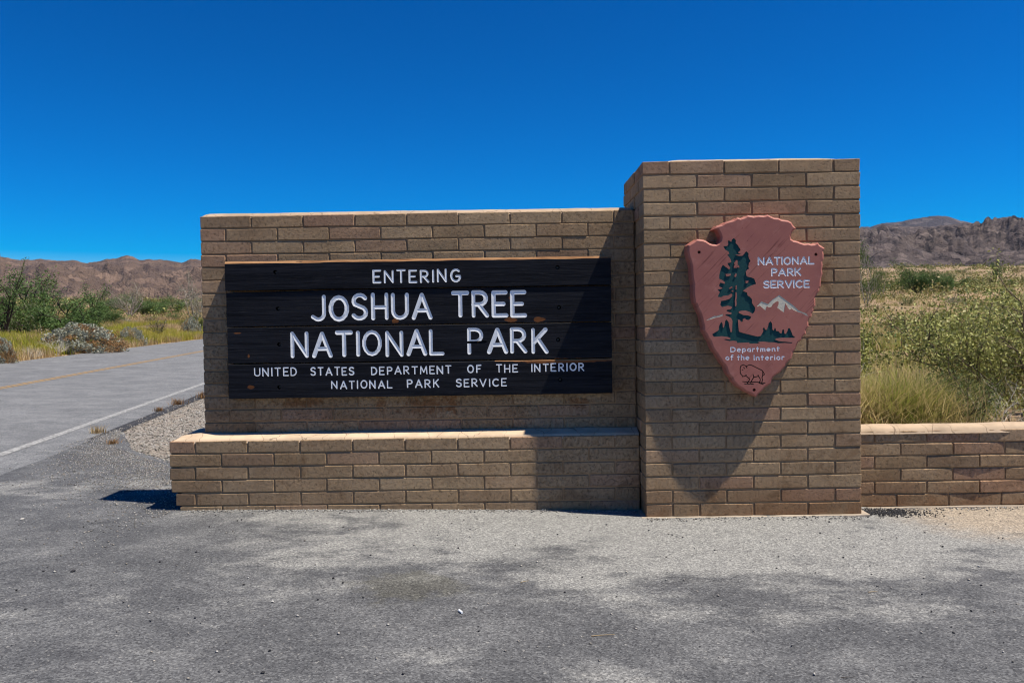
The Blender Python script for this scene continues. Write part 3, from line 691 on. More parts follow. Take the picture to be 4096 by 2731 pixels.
for r_ in range(4):
    z1, z0 = zs[r_], zs[r_ + 1]; g = .0035; yf = SY + (0, .007, .003, .0)[r_]
    bm = bmesh.new(); n = 70; rings = []
    ch = .017 if r_ == 0 else (.008 if r_ == 3 else .004)
    for i in range(n):
        x = SX0 + (SX1 - SX0)*i/(n - 1) + ((0, .004, .008, .010)[r_] if i == 0 else 0); e = .0028*noise.noise(Vector((x*5, r_, 0))) + .002*noise.noise(Vector((x*21, r_, 2)))
        e2 = .0025*noise.noise(Vector((x*6, r_ + 9, 0))) + .0015*noise.noise(Vector((x*23, r_ + 9, 2)))
        c_ = ch*(1 + .35*noise.noise(Vector((x*4, r_, 7)))); zt = z1 - (0 if r_ == 0 else g) + e; zb = z0 + g + e2
        gapx = .010*sst(.35, .0, i/(n - 1)) if r_ == 1 else 0; zt -= gapx
        rings.append([bm.verts.new(p) for p in ((x, yf, zb + .003), (x, yf, zt - c_), (x, yf + c_*.8, zt), (x, WY - .004, zt), (x, WY - .004, zb), (x, yf + .004, zb))])
    for a, b in zip(rings, rings[1:]):
        for k in range(6):
            if k == 0: continue
            f = bm.faces.new((a[k], a[(k + 1) % 6], b[(k + 1) % 6], b[k])); f.material_index = 1 if (k == 1 and (r_ == 0 or r_ == 3 and a[0].co.x > -1.15)) else 0
    bm.faces.new(rings[0]); bm.faces.new(rings[-1][::-1])
    bm.faces.new([q[0] for q in rings] + [q[1] for q in rings][::-1])        # the flat carved face, one polygon
    cuts = [bmesh.new()]; cut = cuts[0]; boxes = []
    for word, u0, u1, v0, v1, hw in words[r_]:
        for c_, sts in layout(word, u0, u1, v0, v1, yf, hw, .30 if hw > .01 else .40, .032):
            kb = 1
            for st in sts: kb = vcut(cuts, [(x + R.uniform(-1, 1)*hw*.10, z + R.uniform(-1, 1)*hw*.10) for x, z in st] if hw < .01 else st, hw*R.uniform(.90, 1.12), hw*.19, yf, 2, 12 if hw > .01 else 8, kb)
            X = [p[0] for st in sts for p in st]; boxes.append(((min(X) + max(X))/2, sum(p[1] for st in sts for p in st)/sum(len(st) for st in sts), (max(X) - min(X))/2))
    if r_ == 2:      # the split that runs through the P
        P = ony(1097, 785, yf); prism(cut, [(P[0] - .085, P[2] - .011), (P[0] - .02, P[2] - .014), (P[0] + .06, P[2] - .010), (P[0] + .078, P[2] + .001), (P[0] + .05, P[2] + .009), (P[0] - .03, P[2] + .006), (P[0] - .085, P[2] + .006)], yf - .01, yf + .020, 0)
    for (u, v) in holes[r_]:
        P = ony(u, v, yf); prism(cut, [(P[0] + .0165*math.cos(a*math.pi/9), P[2] + .0165*math.sin(a*math.pi/9)) for a in range(18)], yf - .01, yf + .035, 0)
    me = carve(bm, cuts, [M['plank'], M['woodedge'], M['white']])
    def key(c, mi):
        if mi != 2: return 'body'
        return min(range(len(boxes)), key=lambda i: max(0, abs(c.x - boxes[i][0]) - boxes[i][2]) + .35*abs(c.z - boxes[i][1]) + .05*abs(c.x - boxes[i][0]))
    parts = split(me, key)
    body = parts.pop('body'); body.materials.append(M['plank']); body.materials.append(M['woodedge'])
    pl = obj('plank', body, None, sign); pl['label'] = names[r_]
    for kx in sorted(parts): obj('letter', parts[kx], M['white'], pl)
    for (u, v) in holes[r_]:
        P = ony(u, v, yf); bmb = bmesh.new(); bmesh.ops.create_cone(bmb, cap_ends=True, segments=6, radius1=.010, radius2=.009, depth=.008, matrix=Matrix.Translation((P[0], yf + .030, P[2])) @ Matrix.Rotation(math.pi/2, 4, 'X'))
        mb = bpy.data.meshes.new('bolt'); bmb.to_mesh(mb); bmb.free(); obj('bolt', mb, M['metal'], pl)

# ------------------------------------------------------------------ arrowhead plaque
AY = -.105
A_ = lambda l: [((2700 + a/3.733)/KD, (830 + b/3.733)/KD) for a, b in l]
B_ = lambda l: [((2700 + a/3.733)/KD, (1200 + b/3.733)/KD) for a, b in l]
pt = lambda l: [(ony(u, v, AY)[0], ony(u, v, AY)[2]) for u, v in l]
outline = pt(A_([(1390, 105), (1440, 130), (1490, 152), (1550, 155), (1600, 180), (1690, 190), (1745, 220), (1775, 270), (1815, 310), (1790, 330), (1755, 365), (1738, 420), (1742, 468), (1775, 490), (1830, 500), (1880, 520), (1940, 540), (1990, 530), (2040, 545), (2090, 540), (2135, 518), (2165, 555), (2200, 575), (2245, 610), (2232, 632), (2220, 655), (2229, 700), (2228, 770), (2208, 810), (2215, 860), (2205, 930), (2212, 990), (2190, 1060), (2187, 1120), (2183, 1180), (2166, 1205), (2163, 1250), (2140, 1272), (2120, 1310), (2098, 1350), (2105, 1400), (2104, 1470), (2080, 1492)])
  + B_([(2074, 165), (2052, 200), (2045, 250), (2017, 268), (1998, 315), (2003, 395), (1983, 412), (1962, 450), (1963, 508), (1933, 522), (1907, 557), (1892, 600), (1850, 627), (1822, 680), (1803, 735), (1772, 775), (1760, 830), (1743, 880), (1690, 922), (1667, 952), (1658, 985), (1610, 1032), (1580, 1075), (1522, 1110), (1473, 1150), (1450, 1200), (1433, 1250), (1390, 1277), (1342, 1310), (1308, 1350), (1250, 1402), (1216, 1450),
        (1160, 1418), (1110, 1388), (1060, 1370), (1000, 1322), (940, 1290), (908, 1250), (870, 1212), (850, 1160), (802, 1112), (780, 1065), (763, 1010), (740, 970), (700, 932), (680, 890), (650, 852), (630, 810), (590, 762), (560, 712), (540, 660), (528, 620), (490, 572), (468, 520), (440, 480), (425, 450), (428, 400), (410, 330), (398, 270), (380, 210), (350, 150), (330, 110), (315, 60)])
  + A_([(298, 1430), (277, 1335), (272, 1250), (276, 1140), (257, 1065), (249, 970), (248, 900), (234, 820), (205, 740), (188, 655), (196, 560), (240, 528), (290, 498), (330, 470), (380, 474), (430, 482), (470, 498), (520, 532), (560, 547), (620, 551), (655, 532), (680, 492), (686, 440), (665, 382), (640, 335), (575, 325), (620, 272), (700, 255), (745, 222), (800, 202), (880, 183), (935, 148), (985, 158), (1040, 140), (1090, 112), (1180, 128), (1250, 113), (1330, 121)]))
tree_p = pt(A_([(880, 455), (910, 490), (905, 530), (945, 570), (952, 592), (970, 610), (980, 640), (950, 660), (945, 680), (985, 690), (960, 700), (905, 708), (905, 712), (960, 722), (1005, 722), (1035, 692), (1045, 670), (1070, 655), (1100, 690), (1095, 720), (1105, 760), (1128, 800), (1105, 830), (1095, 880), (1105, 915), (1075, 930), (1058, 960), (1065, 1010), (1075, 1030), (1140, 1045), (1185, 1065), (1195, 1100), (1213, 1140), (1150, 1160), (1080, 1195), (1015, 1245), (1075, 1270), (1085, 1315), (1120, 1335), (1150, 1370), (1150, 1420), (1165, 1450), (1195, 1490)])
  + B_([(1197, 140), (1185, 180), (1160, 205), (1110, 175), (1050, 155), (990, 158), (955, 170), (950, 190), (985, 205), (1020, 225), (1090, 230), (1135, 245), (1130, 275), (1095, 300), (1060, 290), (1045, 270), (1012, 285), (1012, 320), (988, 328), (970, 300), (940, 290), (945, 380), (955, 470), (1010, 490), (1110, 515), (1230, 545), (1280, 535), (1310, 480), (1320, 460), (1310, 430), (1330, 400), (1345, 440), (1370, 445), (1390, 390), (1400, 340), (1430, 318), (1450, 350), (1455, 440), (1475, 455), (1490, 410), (1505, 430), (1510, 460), (1545, 465), (1565, 490), (1590, 500), (1605, 440), (1625, 440), (1635, 500), (1655, 505), (1680, 460), (1690, 420), (1715, 420), (1740, 480), (1760, 530), (1790, 550), (1785, 564), (1600, 562), (1520, 570), (1490, 590), (1560, 615), (1650, 622), (1760, 630), (1740, 645), (1640, 640), (1540, 645), (1480, 630), (1400, 630), (1320, 618), (1270, 620), (1235, 632), (1275, 646), (1110, 650), (1108, 632), (926, 640), (924, 615), (870, 605), (815, 612), (720, 588), (760, 580), (820, 590), (830, 570), (790, 550), (700, 540), (580, 548), (553, 510), (620, 470), (650, 450), (660, 380), (690, 325), (710, 350), (715, 410), (730, 410), (745, 350), (750, 310), (770, 290), (800, 330), (815, 420), (830, 480), (850, 475), (855, 380), (858, 310), (840, 270), (800, 245), (750, 230), (760, 213), (840, 212), (845, 190), (810, 180), (770, 165), (775, 145), (830, 140), (855, 110), (840, 95), (790, 85), (700, 105), (675, 70)])
  + A_([(690, 1395), (750, 1385), (810, 1365), (850, 1330), (857, 1300), (840, 1285), (800, 1310), (720, 1320), (690, 1340), (640, 1335), (650, 1300), (670, 1265), (635, 1225), (690, 1215), (710, 1200), (660, 1180), (660, 1150), (680, 1120), (740, 1140), (745, 1115), (700, 1080), (660, 1065), (660, 1010), (675, 950), (690, 900), (715, 855), (760, 890), (810, 925), (825, 900), (790, 850), (785, 830), (840, 820), (835, 780), (800, 730), (780, 705), (810, 695), (800, 660), (750, 630), (720, 580), (780, 575), (795, 550), (790, 500), (805, 490), (840, 515), (850, 480)]))
islands = [pt(A_(l)) for l in [[(905, 1265), (920, 1265), (925, 1340), (915, 1380), (920, 1440), (912, 1480), (900, 1470), (895, 1390), (903, 1330)], [(908, 1160), (922, 1165), (922, 1225), (904, 1225)], [(908, 785), (935, 790), (935, 850), (962, 880), (957, 900), (930, 890), (915, 905), (878, 900), (882, 870), (893, 860), (884, 820), (900, 815)], [(755, 993), (835, 990), (830, 1015), (770, 1032)], [(905, 985), (922, 990), (915, 1030), (895, 1042), (888, 1020)], [(1053, 1098), (1097, 1093), (1092, 1122), (1058, 1132)], [(808, 1207), (850, 1178), (862, 1195), (820, 1217)], [(848, 1238), (874, 1238), (870, 1257), (848, 1257)]]]
mount_p = pt(A_([(1225, 1470), (1290, 1400), (1390, 1440), (1460, 1370), (1500, 1345), (1555, 1305), (1640, 1370), (1740, 1440), (1800, 1490)]) + B_([(1840, 150), (1900, 180), (1960, 200), (1988, 240), (1960, 232), (1900, 195), (1840, 180), (1770, 150), (1740, 125), (1715, 145), (1690, 120), (1650, 45), (1625, 185), (1590, 160), (1525, 112), (1545, 70), (1550, 30), (1535, 14), (1500, 30), (1460, 60), (1440, 100), (1400, 108), (1370, 90), (1350, 155), (1310, 120), (1265, 80), (1235, 100)]))
mount2_p = pt(B_([(455, 310), (520, 270), (590, 235), (620, 240), (715, 208), (713, 236), (650, 255), (600, 265), (540, 285)]))
bison = [pt(B_(l)) for l in [[(1075, 1012), (1060, 985), (1020, 965), (985, 980), (972, 1020), (975, 1095), (1000, 1120), (1006, 1142), (1042, 1135), (1065, 1115)], [(1070, 985), (1110, 965), (1150, 975), (1240, 1020), (1300, 1050), (1325, 1085), (1336, 1108), (1322, 1122)], [(1310, 1062), (1310, 1120), (1298, 1160), (1306, 1185), (1292, 1250), (1310, 1258)], [(1050, 1125), (1110, 1170), (1110, 1195), (1085, 1225), (1078, 1250)], [(1168, 1115), (1176, 1150), (1140, 1210), (1128, 1250)], [(1176, 1150), (1210, 1145), (1245, 1135), (1240, 1115)], [(1245, 1135), (1270, 1170), (1274, 1200), (1250, 1232)], [(1010, 1215), (1100, 1226), (1200, 1220), (1345, 1238)], [(1040, 1250), (1170, 1252)], [(1258, 1240), (1320, 1258)], [(1025, 1003), (1036, 1022)], [(1003, 1042), (1015, 1038)]]]
def inset(poly, d):
    n = len(poly); out = []
    area = sum(poly[i][0]*poly[(i + 1) % n][1] - poly[(i + 1) % n][0]*poly[i][1] for i in range(n)); sg = 1 if area > 0 else -1
    for i in range(n):
        p, q, r_ = Vector(poly[i - 1]), Vector(poly[i]), Vector(poly[(i + 1) % n]); e1 = (q - p).normalized(); e2 = (r_ - q).normalized()
        nn = Vector((-e1.y - e2.y, e1.x + e2.x))*sg; nn = nn.normalized() if nn.length > 1e-6 else Vector((0, 0)); out.append(tuple(q + nn*d))
    return out
plaque = thing('arrowhead_plaque', 'red arrowhead shaped plaque with green tree emblem on the block pillar', 'plaque')
bm = bmesh.new()
ri = [[bm.verts.new((x, y, z)) for x, z in pl] for pl, y in ((inset(outline, .013), AY), (outline, AY + .012), (inset(outline, .002), AY + .05), (inset(outline, -.004), -.001))]
n = len(outline); bm.faces.new(ri[0]); bm.faces.new(ri[-1][::-1])
for a, b in zip(ri, ri[1:]):
    for i in range(n): bm.faces.new((a[i], a[(i + 1) % n], b[(i + 1) % n], b[i]))
cuts = [bmesh.new()]; cut = cuts[0]; boxes = []
prism(cut, tree_p, AY - .01, AY + .0048, 1); prism(cut, mount_p, AY - .01, AY + .0014, 2); prism(cut, mount2_p, AY - .01, AY + .0014, 2)
kb = 1
for st in bison: kb = vcut(cuts, st, .0034, .006, AY, 3, 6, kb)
for word, (x0, x1, y0, y1), hw, fn in [('NATIONAL', (1235, 2080, 732, 857), .0062, A_), ('PARK', (1435, 1885, 900, 1025), .0062, A_), ('SERVICE', (1318, 2015, 1080, 1203), .0062, A_), ('Department', (828, 1565, 690, 772), .0040, B_), ('of', (752, 872, 812, 896), .0040, B_), ('the', (926, 1112, 812, 896), .0040, B_), ('Interior', (1175, 1636, 812, 896), .0040, B_)]:
    (u0, v0), (u1, v1) = fn([(x0, y0), (x1, y1)])
    for c_, sts in layout(word, u0, u1, v0, v1, AY, hw, .26 if word.isupper() else .30, .01):
        kb = 1
        for st in sts: kb = vcut(cuts, st, hw, hw*.30, AY, 4, 8, kb)
        X = [p[0] for st in sts for p in st]; boxes.append(((min(X) + max(X))/2, sum(p[1] for st in sts for p in st)/sum(len(st) for st in sts), (max(X) - min(X))/2))
hp = pt(A_([(361, 668), (2105, 700)]) + B_([(1183, 1340)]))
for (x, z) in hp: prism(cut, [(x + .0115*math.cos(a*math.pi/8), z + .0115*math.sin(a*math.pi/8)) for a in range(16)], AY - .01, AY + .04, 0)
me = carve(bm, cuts, [M['plaque'], M['green'], M['cream'], M['black'], M['greywhite']])
def key(c, mi):
    if mi == 0: return 'body'
    if mi == 4: return ('letter', min(range(len(boxes)), key=lambda i: max(0, abs(c.x - boxes[i][0]) - boxes[i][2]) + .6*abs(c.z - boxes[i][1]) + .05*abs(c.x - boxes[i][0])))
    return ({1: 'tree_emblem', 2: 'mountain_emblem', 3: 'bison_outline'}[mi], int(mi == 2 and c.x < .7))
parts = split(me, key); body = parts.pop('body'); body.materials.append(M['plaque']); panel = obj('panel', body, None, plaque)
for kx in sorted(parts): obj(kx[0], parts[kx], {'tree_emblem': M['green'], 'mountain_emblem': M['cream'], 'bison_outline': M['black'], 'letter': M['greywhite']}[kx[0]], panel)
for il in islands:
    b = bmesh.new(); prism(b, il, AY + .0005, AY + .0052, 0); bmesh.ops.recalc_face_normals(b, faces=b.faces); mi_ = bpy.data.meshes.new('branch_inlay'); b.to_mesh(mi_); b.free(); obj('branch_inlay', mi_, M['plaque'], panel)
for (x, z) in hp:
    b = bmesh.new(); bmesh.ops.create_cone(b, cap_ends=True, segments=8, radius1=.008, radius2=.007, depth=.006, matrix=Matrix.Translation((x, AY + .036, z)) @ Matrix.Rotation(math.pi/2, 4, 'X')); mb = bpy.data.meshes.new('screw'); b.to_mesh(mb); b.free(); obj('screw', mb, M['metal'], panel)
# ------------------------------------------------------------------ plants: prototypes built once, copied as individuals
def rot_dirs(n, rng): 
    v = rng.normal(size=(n, 3)); return v/np.linalg.norm(v, axis=1, keepdims=True)
def leaves(C, size, rng, aspect=.5, up=.0, tint=None, flat=None):
    """rhombic leaf faces centred on C (n,3); returns verts, faces"""
    n = len(C); a = rot_dirs(n, rng); a[:, 2] += up; a /= np.linalg.norm(a, axis=1, keepdims=True)
    b = np.cross(a, rot_dirs(n, rng)); b /= np.linalg.norm(b, axis=1, keepdims=True) + 1e-9
    s = (size*rng.uniform(.6, 1.3, n))[:, None]
    V = np.stack([C - a*s*.5, C + b*s*.5*aspect, C + a*s*.5, C - b*s*.5*aspect], 1).reshape(-1, 3)
    return V, np.arange(n*4).reshape(n, 4)
def tubes(paths, k=4):
    """tapered tubes along polylines [(points, r0, r1)]"""
    V, F = [], []
    for pts, r0, r1 in paths:
        pts = [np.asarray(p, float) for p in pts]; n = len(pts); b0 = len(V)
        for i, p in enumerate(pts):
            d = pts[min(i + 1, n - 1)] - pts[max(i - 1, 0)]; d /= np.linalg.norm(d) + 1e-9
            s = np.cross(d, (.3, .9, .2)); s /= np.linalg.norm(s) + 1e-9; t = np.cross(d, s); r = r0 + (r1 - r0)*i/(n - 1)
            for j in range(k): a = 2*math.pi*j/k; V.append(p + (s*math.cos(a) + t*math.sin(a))*r)
        for i in range(n - 1):
            for j in range(k): F.append((b0 + i*k + j, b0 + i*k + (j + 1) % k, b0 + i*k + k + (j + 1) % k, b0 + i*k + k + j))
    return np.array(V), np.array(F)
def grow(rng, n0, height, spread, levels, wob=.25, ratio=.6, nsub=4, r0=.02, lift=.25, start=.0):
    """recursive branching; returns tube paths and (point, weight) along the outer twigs"""
    paths, tips = [], []
    def br(p, d, L, r, lv):
        m = 5; pts = [p.copy()]
        for i in range(m):
            d = d + rng.normal(size=3)*wob*.5 + np.array([0, 0, lift*.12]); d = d/np.linalg.norm(d)
            p = p + d*L/m; p[2] = max(p[2], .03); pts.append(p.copy())
        paths.append((pts, r, r*.45))
        if lv == 0:
            for q in pts[2:]: tips.append(q)
            return
        for s in range(nsub):
            i = rng.integers(2, m + 1); dd = d + rng.normal(size=3)*.62 + np.array([0, 0, lift*.5]); dd /= np.linalg.norm(dd)
            br(pts[i].copy(), dd, L*ratio*rng.uniform(.7, 1.25), r*.55, lv - 1)
    for i in range(n0):
        a = 2*math.pi*(i + rng.uniform(-.3, .3))/n0; s = spread*rng.uniform(.45, 1.15)
        d = np.array([math.cos(a)*s, math.sin(a)*s, 1.]); d /= np.linalg.norm(d)
        br(np.array([math.cos(a)*start, math.sin(a)*start, 0.]), d, height*rng.uniform(.75, 1.1), r0*rng.uniform(.7, 1.1), levels)
    return paths, np.array(tips)
PROTO = {}
def proto(key, parts):
    """parts: (name, V, F, tint, material key); normalised so that the plant is 1 m high and 1 m wide"""
    A = np.concatenate([p[1] for p in parts]); hi = np.percentile(A[:, 2], 99.7); wx_ = np.percentile(np.abs(A[:, 0]), 98.5)*2; wy2 = np.percentile(np.abs(A[:, 1]), 98.5)*2
    out = []
    for nm, V, F, t, mk in parts:
        V = V/np.array([wx_, wy2, hi]); me = mesh_np(nm, V, F, t); me.materials.append(M[mk]); out.append((nm, me))
    PROTO[key] = (out, wx_/hi)
def clumpy(tips, per, sig, rng, drop=.25):
    keep = tips[rng.random(len(tips)) > drop]; C = np.repeat(keep, per, 0) + rng.normal(size=(len(keep)*per, 3))*sig; C[:, 2] = np.maximum(C[:, 2], .02); return C
def tint_of(C, rng, sc_=3.): 
    n = np.array([noise.noise(Vector(c*sc_)) for c in C[::1]]) if len(C) < 9000 else np.zeros(len(C))
    return np.clip(.45 + .35*n + rng.normal(size=len(C))*.2, 0, 1)
def mk_tree(key, seed, lm, bm_, n0=4, spread=.55, per=14, sig=.16, leaf=.11, h=1.5, levels=2, drop=.3, nsub=4, r0=.06):
    rng = np.random.default_rng(seed); pa, tips = grow(rng, n0, h, spread, levels, .3, .62, nsub, r0)
    C = clumpy(tips, per, sig, rng, drop); V, F = leaves(C, leaf, rng, .45); tv, tf = tubes(pa, 4)
    proto(key, [('trunk', tv, tf, np.full(len(tf), .5), bm_), ('crown', V, F, tint_of(C, rng), lm)])
def mk_shrub(key, seed, lm, bm_, n0=9, spread=.9, per=6, sig=.07, leaf=.06, h=.6, levels=1, drop=.1, nsub=4, aspect=.5, r0=.014, extra=None):
    rng = np.random.default_rng(seed); pa, tips = grow(rng, n0, h, spread, levels, .28, .6, nsub, r0)
    tv, tf = tubes(pa, 3); parts = [('stems', tv, tf, np.full(len(tf), .5), bm_)]
    if per:
        C = clumpy(tips, per, sig, rng, drop); V, F = leaves(C, leaf, rng, aspect); parts.append(('foliage', V, F, tint_of(C, rng, 6.), lm))
    proto(key, parts)
def mk_dome(key, seed, n, lm, inner, leaf=.06, up_only=.25):
    """a cushion shrub: leaves packed on a lumpy dome, brown seed heads between them"""
    rng = np.random.default_rng(seed); d = rot_dirs(n, rng); d[:, 2] = np.abs(d[:, 2])
    rr = np.array([.86 + .22*noise.noise(Vector(q*2.6)) + .10*noise.noise(Vector(q*7)) for q in d])*rng.uniform(.82, 1.04, n)
    C = d*rr[:, None]; C[:, 2] *= .8; C = C[C[:, 2] > .03]
    lum = np.array([noise.noise(Vector(c*3.1 + 5)) for c in C]) + .45*(C[:, 2] - .45); top = lum > -.02
    V, F = leaves(C[top], leaf*1.25, rng, .6); W_, F2 = leaves(C[~top], leaf, rng, .35)
    pa, _ = grow(rng, 16, .75, 1.1, 0, .15, .6, 0, .012); tv, tf = tubes(pa, 3)
    proto(key, [('stems', tv, tf, np.full(len(tf), .5), 'twig'), ('foliage', V, F, rng.random(len(F)), lm), ('seed_heads', W_, F2, rng.random(len(F2)), inner)])
def blades(P, L, wd, rng, lean=.5, bend=.5, base=None):
    """grass blades of two faces rooted at P (n,3)"""
    n = len(P); a = rng.uniform(0, 2*math.pi, n); ln = rng.normal(size=n)*lean; h = L*rng.uniform(.5, 1.15, n); w_ = wd*rng.uniform(.6, 1.4, n)
    dx, dy = np.cos(a), np.sin(a); sx, sy_ = -np.sin(a)*w_, np.cos(a)*w_
    o1 = ln*h*.4; o2 = ln*h*(.9 + bend)
    z = P[:, 2]
    b0 = np.stack([P[:, 0] - sx, P[:, 1] - sy_, z], 1); b1 = np.stack([P[:, 0] + sx, P[:, 1] + sy_, z], 1)
    m0 = np.stack([P[:, 0] + dx*o1 - sx*.8, P[:, 1] + dy*o1 - sy_*.8, z + h*.55], 1); m1 = np.stack([P[:, 0] + dx*o1 + sx*.8, P[:, 1] + dy*o1 + sy_*.8, z + h*.55], 1)
    t0 = np.stack([P[:, 0] + dx*o2 - sx*.15, P[:, 1] + dy*o2 - sy_*.15, z + h], 1); t1 = np.stack([P[:, 0] + dx*o2 + sx*.15, P[:, 1] + dy*o2 + sy_*.15, z + h], 1)
    V = np.stack([b0, b1, m0, m1, t0, t1], 1).reshape(-1, 3); k = np.arange(n)*6
    F = np.concatenate([np.stack([k, k + 1, k + 3, k + 2], 1), np.stack([k + 2, k + 3, k + 5, k + 4], 1)]); return V, F, n
mk_tree('tree_a', 11, 'lf_dark', 'twig_dark', 5, .6, 24, .17, .10, drop=.2)
mk_tree('tree_b', 12, 'lf_green', 'twig_grey', 4, .75, 20, .16, .09)
mk_tree('tree_c', 13, 'lf_dark', 'twig_dark', 3, .35, 24, .15, .09, drop=.35)
mk_tree('tree_tall', 14, 'lf_dark', 'twig_dark', 7, .22, 34, .085, .07, levels=1, nsub=4, drop=.1)
mk_tree('tree_grey', 15, 'lf_grey', 'twig_grey', 5, .7, 16, .17, .06, drop=.35, nsub=4)
mk_tree('tree_wide', 16, 'lf_dark', 'twig_dark', 6, 1.1, 22, .17, .10, drop=.15)
mk_shrub('creosote_a', 21, 'lf_olive', 'twig', 10, .8, 7, .06, .05)
mk_shrub('creosote_b', 22, 'lf_green', 'twig', 9, .9, 8, .07, .05)
mk_shrub('grey_a', 23, 'lf_grey', 'twig_grey', 11, .9, 6, .06, .045)
mk_shrub('dead_a', 24, None, 'twig_pale', 14, .9, 0, levels=2, nsub=4, r0=.008)
mk_shrub('dead_dark', 25, 'lf_white', 'twig_dark', 16, .7, 1, .05, .05, levels=2, nsub=4, r0=.012, drop=.75)
mk_dome('brittle_a', 31, 11000, 'lf_white', 'lf_brown', .048)
mk_dome('brittle_b', 32, 6500, 'lf_white', 'lf_straw', .055)
def place(key, name, label, cat, u, v, wpx, hpx, group=None, dist=None, rot=None, xyz=None, up_off=0):
    """a copy of a prototype whose foot stands where pixel (u, v) meets the land, hpx tall and wpx wide in the photograph"""
    if xyz is None: p = hit(u, v) if dist is None else CAM + ray(u, v)*dist
    else: p = np.array(xyz, float)
    d = p[1] - CAM[1]; s = d/1871
    z = float(land(p[0], p[1])) - .05
    t = thing(name, label, cat, (p[0], p[1], z), group)
    a = R.uniform(0, 6.28) if rot is None else rot; t.rotation_euler = (0, 0, a); t.scale = (wpx*s, wpx*s, hpx*s)
    for nm, me in PROTO[key][0]: obj(nm, me, None, t)
    return t, p
# --- across the road, left of the sign (pixel columns of the photograph at 2352 wide)
place('brittle_a', 'brittlebush', 'broad cushion shrub with white leaves and brown seed heads at the far road edge', 'shrub', 195, 809, 172, 68)
place('brittle_b', 'brittlebush', 'pale whitish cushion shrub between the broad brown one and the blackish dead bush', 'shrub', 302, 793, 62, 44)
place('dead_dark', 'dead_bush', 'blackish dead bush with grey top at the far road edge', 'shrub', 362, 777, 46, 52)
place('brittle_b', 'brittlebush', 'small pale grey shrub half hidden by the left end of the block wall', 'shrub', 438, 772, 46, 44)
place('brittle_a', 'brittlebush', 'whitish shrub at the far road edge next to a small bleached twiggy bush', 'shrub', 5, 834, 60, 62)
place('dead_a', 'dead_bush', 'small bleached twiggy bush between whitish roadside shrubs', 'shrub', 72, 824, 48, 40)
place('dead_a', 'dead_bush', 'straw coloured twiggy bush beside the broad brown cushion shrub', 'shrub', 130, 815, 60, 52)
place('grey_a', 'saltbush', 'rounded grey green bush in the yellow grass below the dark trees', 'shrub', 38, 772, 112, 52)
place('creosote_a', 'creosote_bush', 'brownish olive bush at the foot of the spreading green tree', 'shrub', 132, 752, 60, 28)
place('tree_tall', 'ocotillo_tree', 'tall dark tree with upright wand branches against the brown mountain', 'tree', 8, 744, 96, 186, dist=42)
place('tree_a', 'palo_verde_tree', 'dense dark green tree beside the wand branched tree', 'tree', 52, 742, 158, 158, dist=46)
place('tree_b', 'palo_verde_tree', 'low dense tree with pale trunks in front of the tufted slender tree', 'tree', 92, 742, 124, 96, dist=44)
place('tree_c', 'palo_verde_tree', 'slender tree with a single tufted dark crown above its neighbours', 'tree', 116, 738, 66, 148, dist=52)
place('tree_a', 'palo_verde_tree', 'spreading green tree with open dark trunks beyond the road', 'tree', 152, 746, 156, 106, dist=43)
place('tree_a', 'palo_verde_tree', 'upright leafy dark green tree between the spreading tree and the hazy grey one', 'tree', 207, 734, 90, 118, dist=50)
place('creosote_b', 'creosote_bush', 'green bush under the upright leafy tree', 'shrub', 218, 737, 80, 34, dist=49)
place('tree_grey', 'ironwood_tree', 'hazy grey leafless looking tree in front of the brown mountain', 'tree', 298, 700, 100, 82, dist=95)
place('tree_grey', 'ironwood_tree', 'tall grey tree beside the left edge of the block wall', 'tree', 446, 712, 84, 130, dist=70)
place('tree_wide', 'palo_verde_tree', 'low wide green tree behind the gap between upright and hazy grey trees', 'tree', 258, 702, 80, 44, dist=110)
place('creosote_b', 'creosote_bush', 'bright green bush touching the left edge of the block wall', 'shrub', 455, 735, 50, 50, dist=60)
for u, v, w_, h_, d, lab in [(238, 716, 84, 62, 72, 'round green tree behind the low bush under the upright leafy tree'), (330, 704, 92, 50, 100, 'flat topped dark tree standing on the straw below the brown peak'), (388, 702, 88, 46, 108, 'broad dark tree between flat topped tree and tall grey tree')]:
    place('tree_wide', 'palo_verde_tree', lab, 'tree', u, v, w_, h_, dist=d)
gl = 'creosote bushes on the flat below the brown mountain'
for i, (u, v, w_, h_, d) in enumerate([(172, 700, 44, 30, 120), (330, 697, 40, 26, 130), (368, 702, 54, 34, 110), (405, 690, 46, 26, 150), (345, 724, 40, 22, 75), (398, 716, 50, 26, 82), (425, 728, 36, 24, 66), (300, 722, 46, 24, 72), (262, 728, 40, 24, 66), (20, 715, 60, 40, 80), (95, 712, 60, 36, 85), (240, 690, 40, 24, 160), (385, 684, 40, 22, 190), (290, 684, 44, 20, 180), (345, 681, 44, 18, 210), (440, 690, 40, 24, 150)]):
    place(('creosote_a', 'creosote_b', 'creosote_a', 'grey_a')[i % 4], 'creosote_bush', ('small olive bush scattered on the flat before the brown mountain', 'small fresh green bush scattered on the flat before the brown mountain', 'small olive bush scattered on the flat before the brown mountain', 'small grey green bush scattered on the flat before the brown mountain')[i % 4], 'shrub', u, v, w_, h_, gl, dist=d)

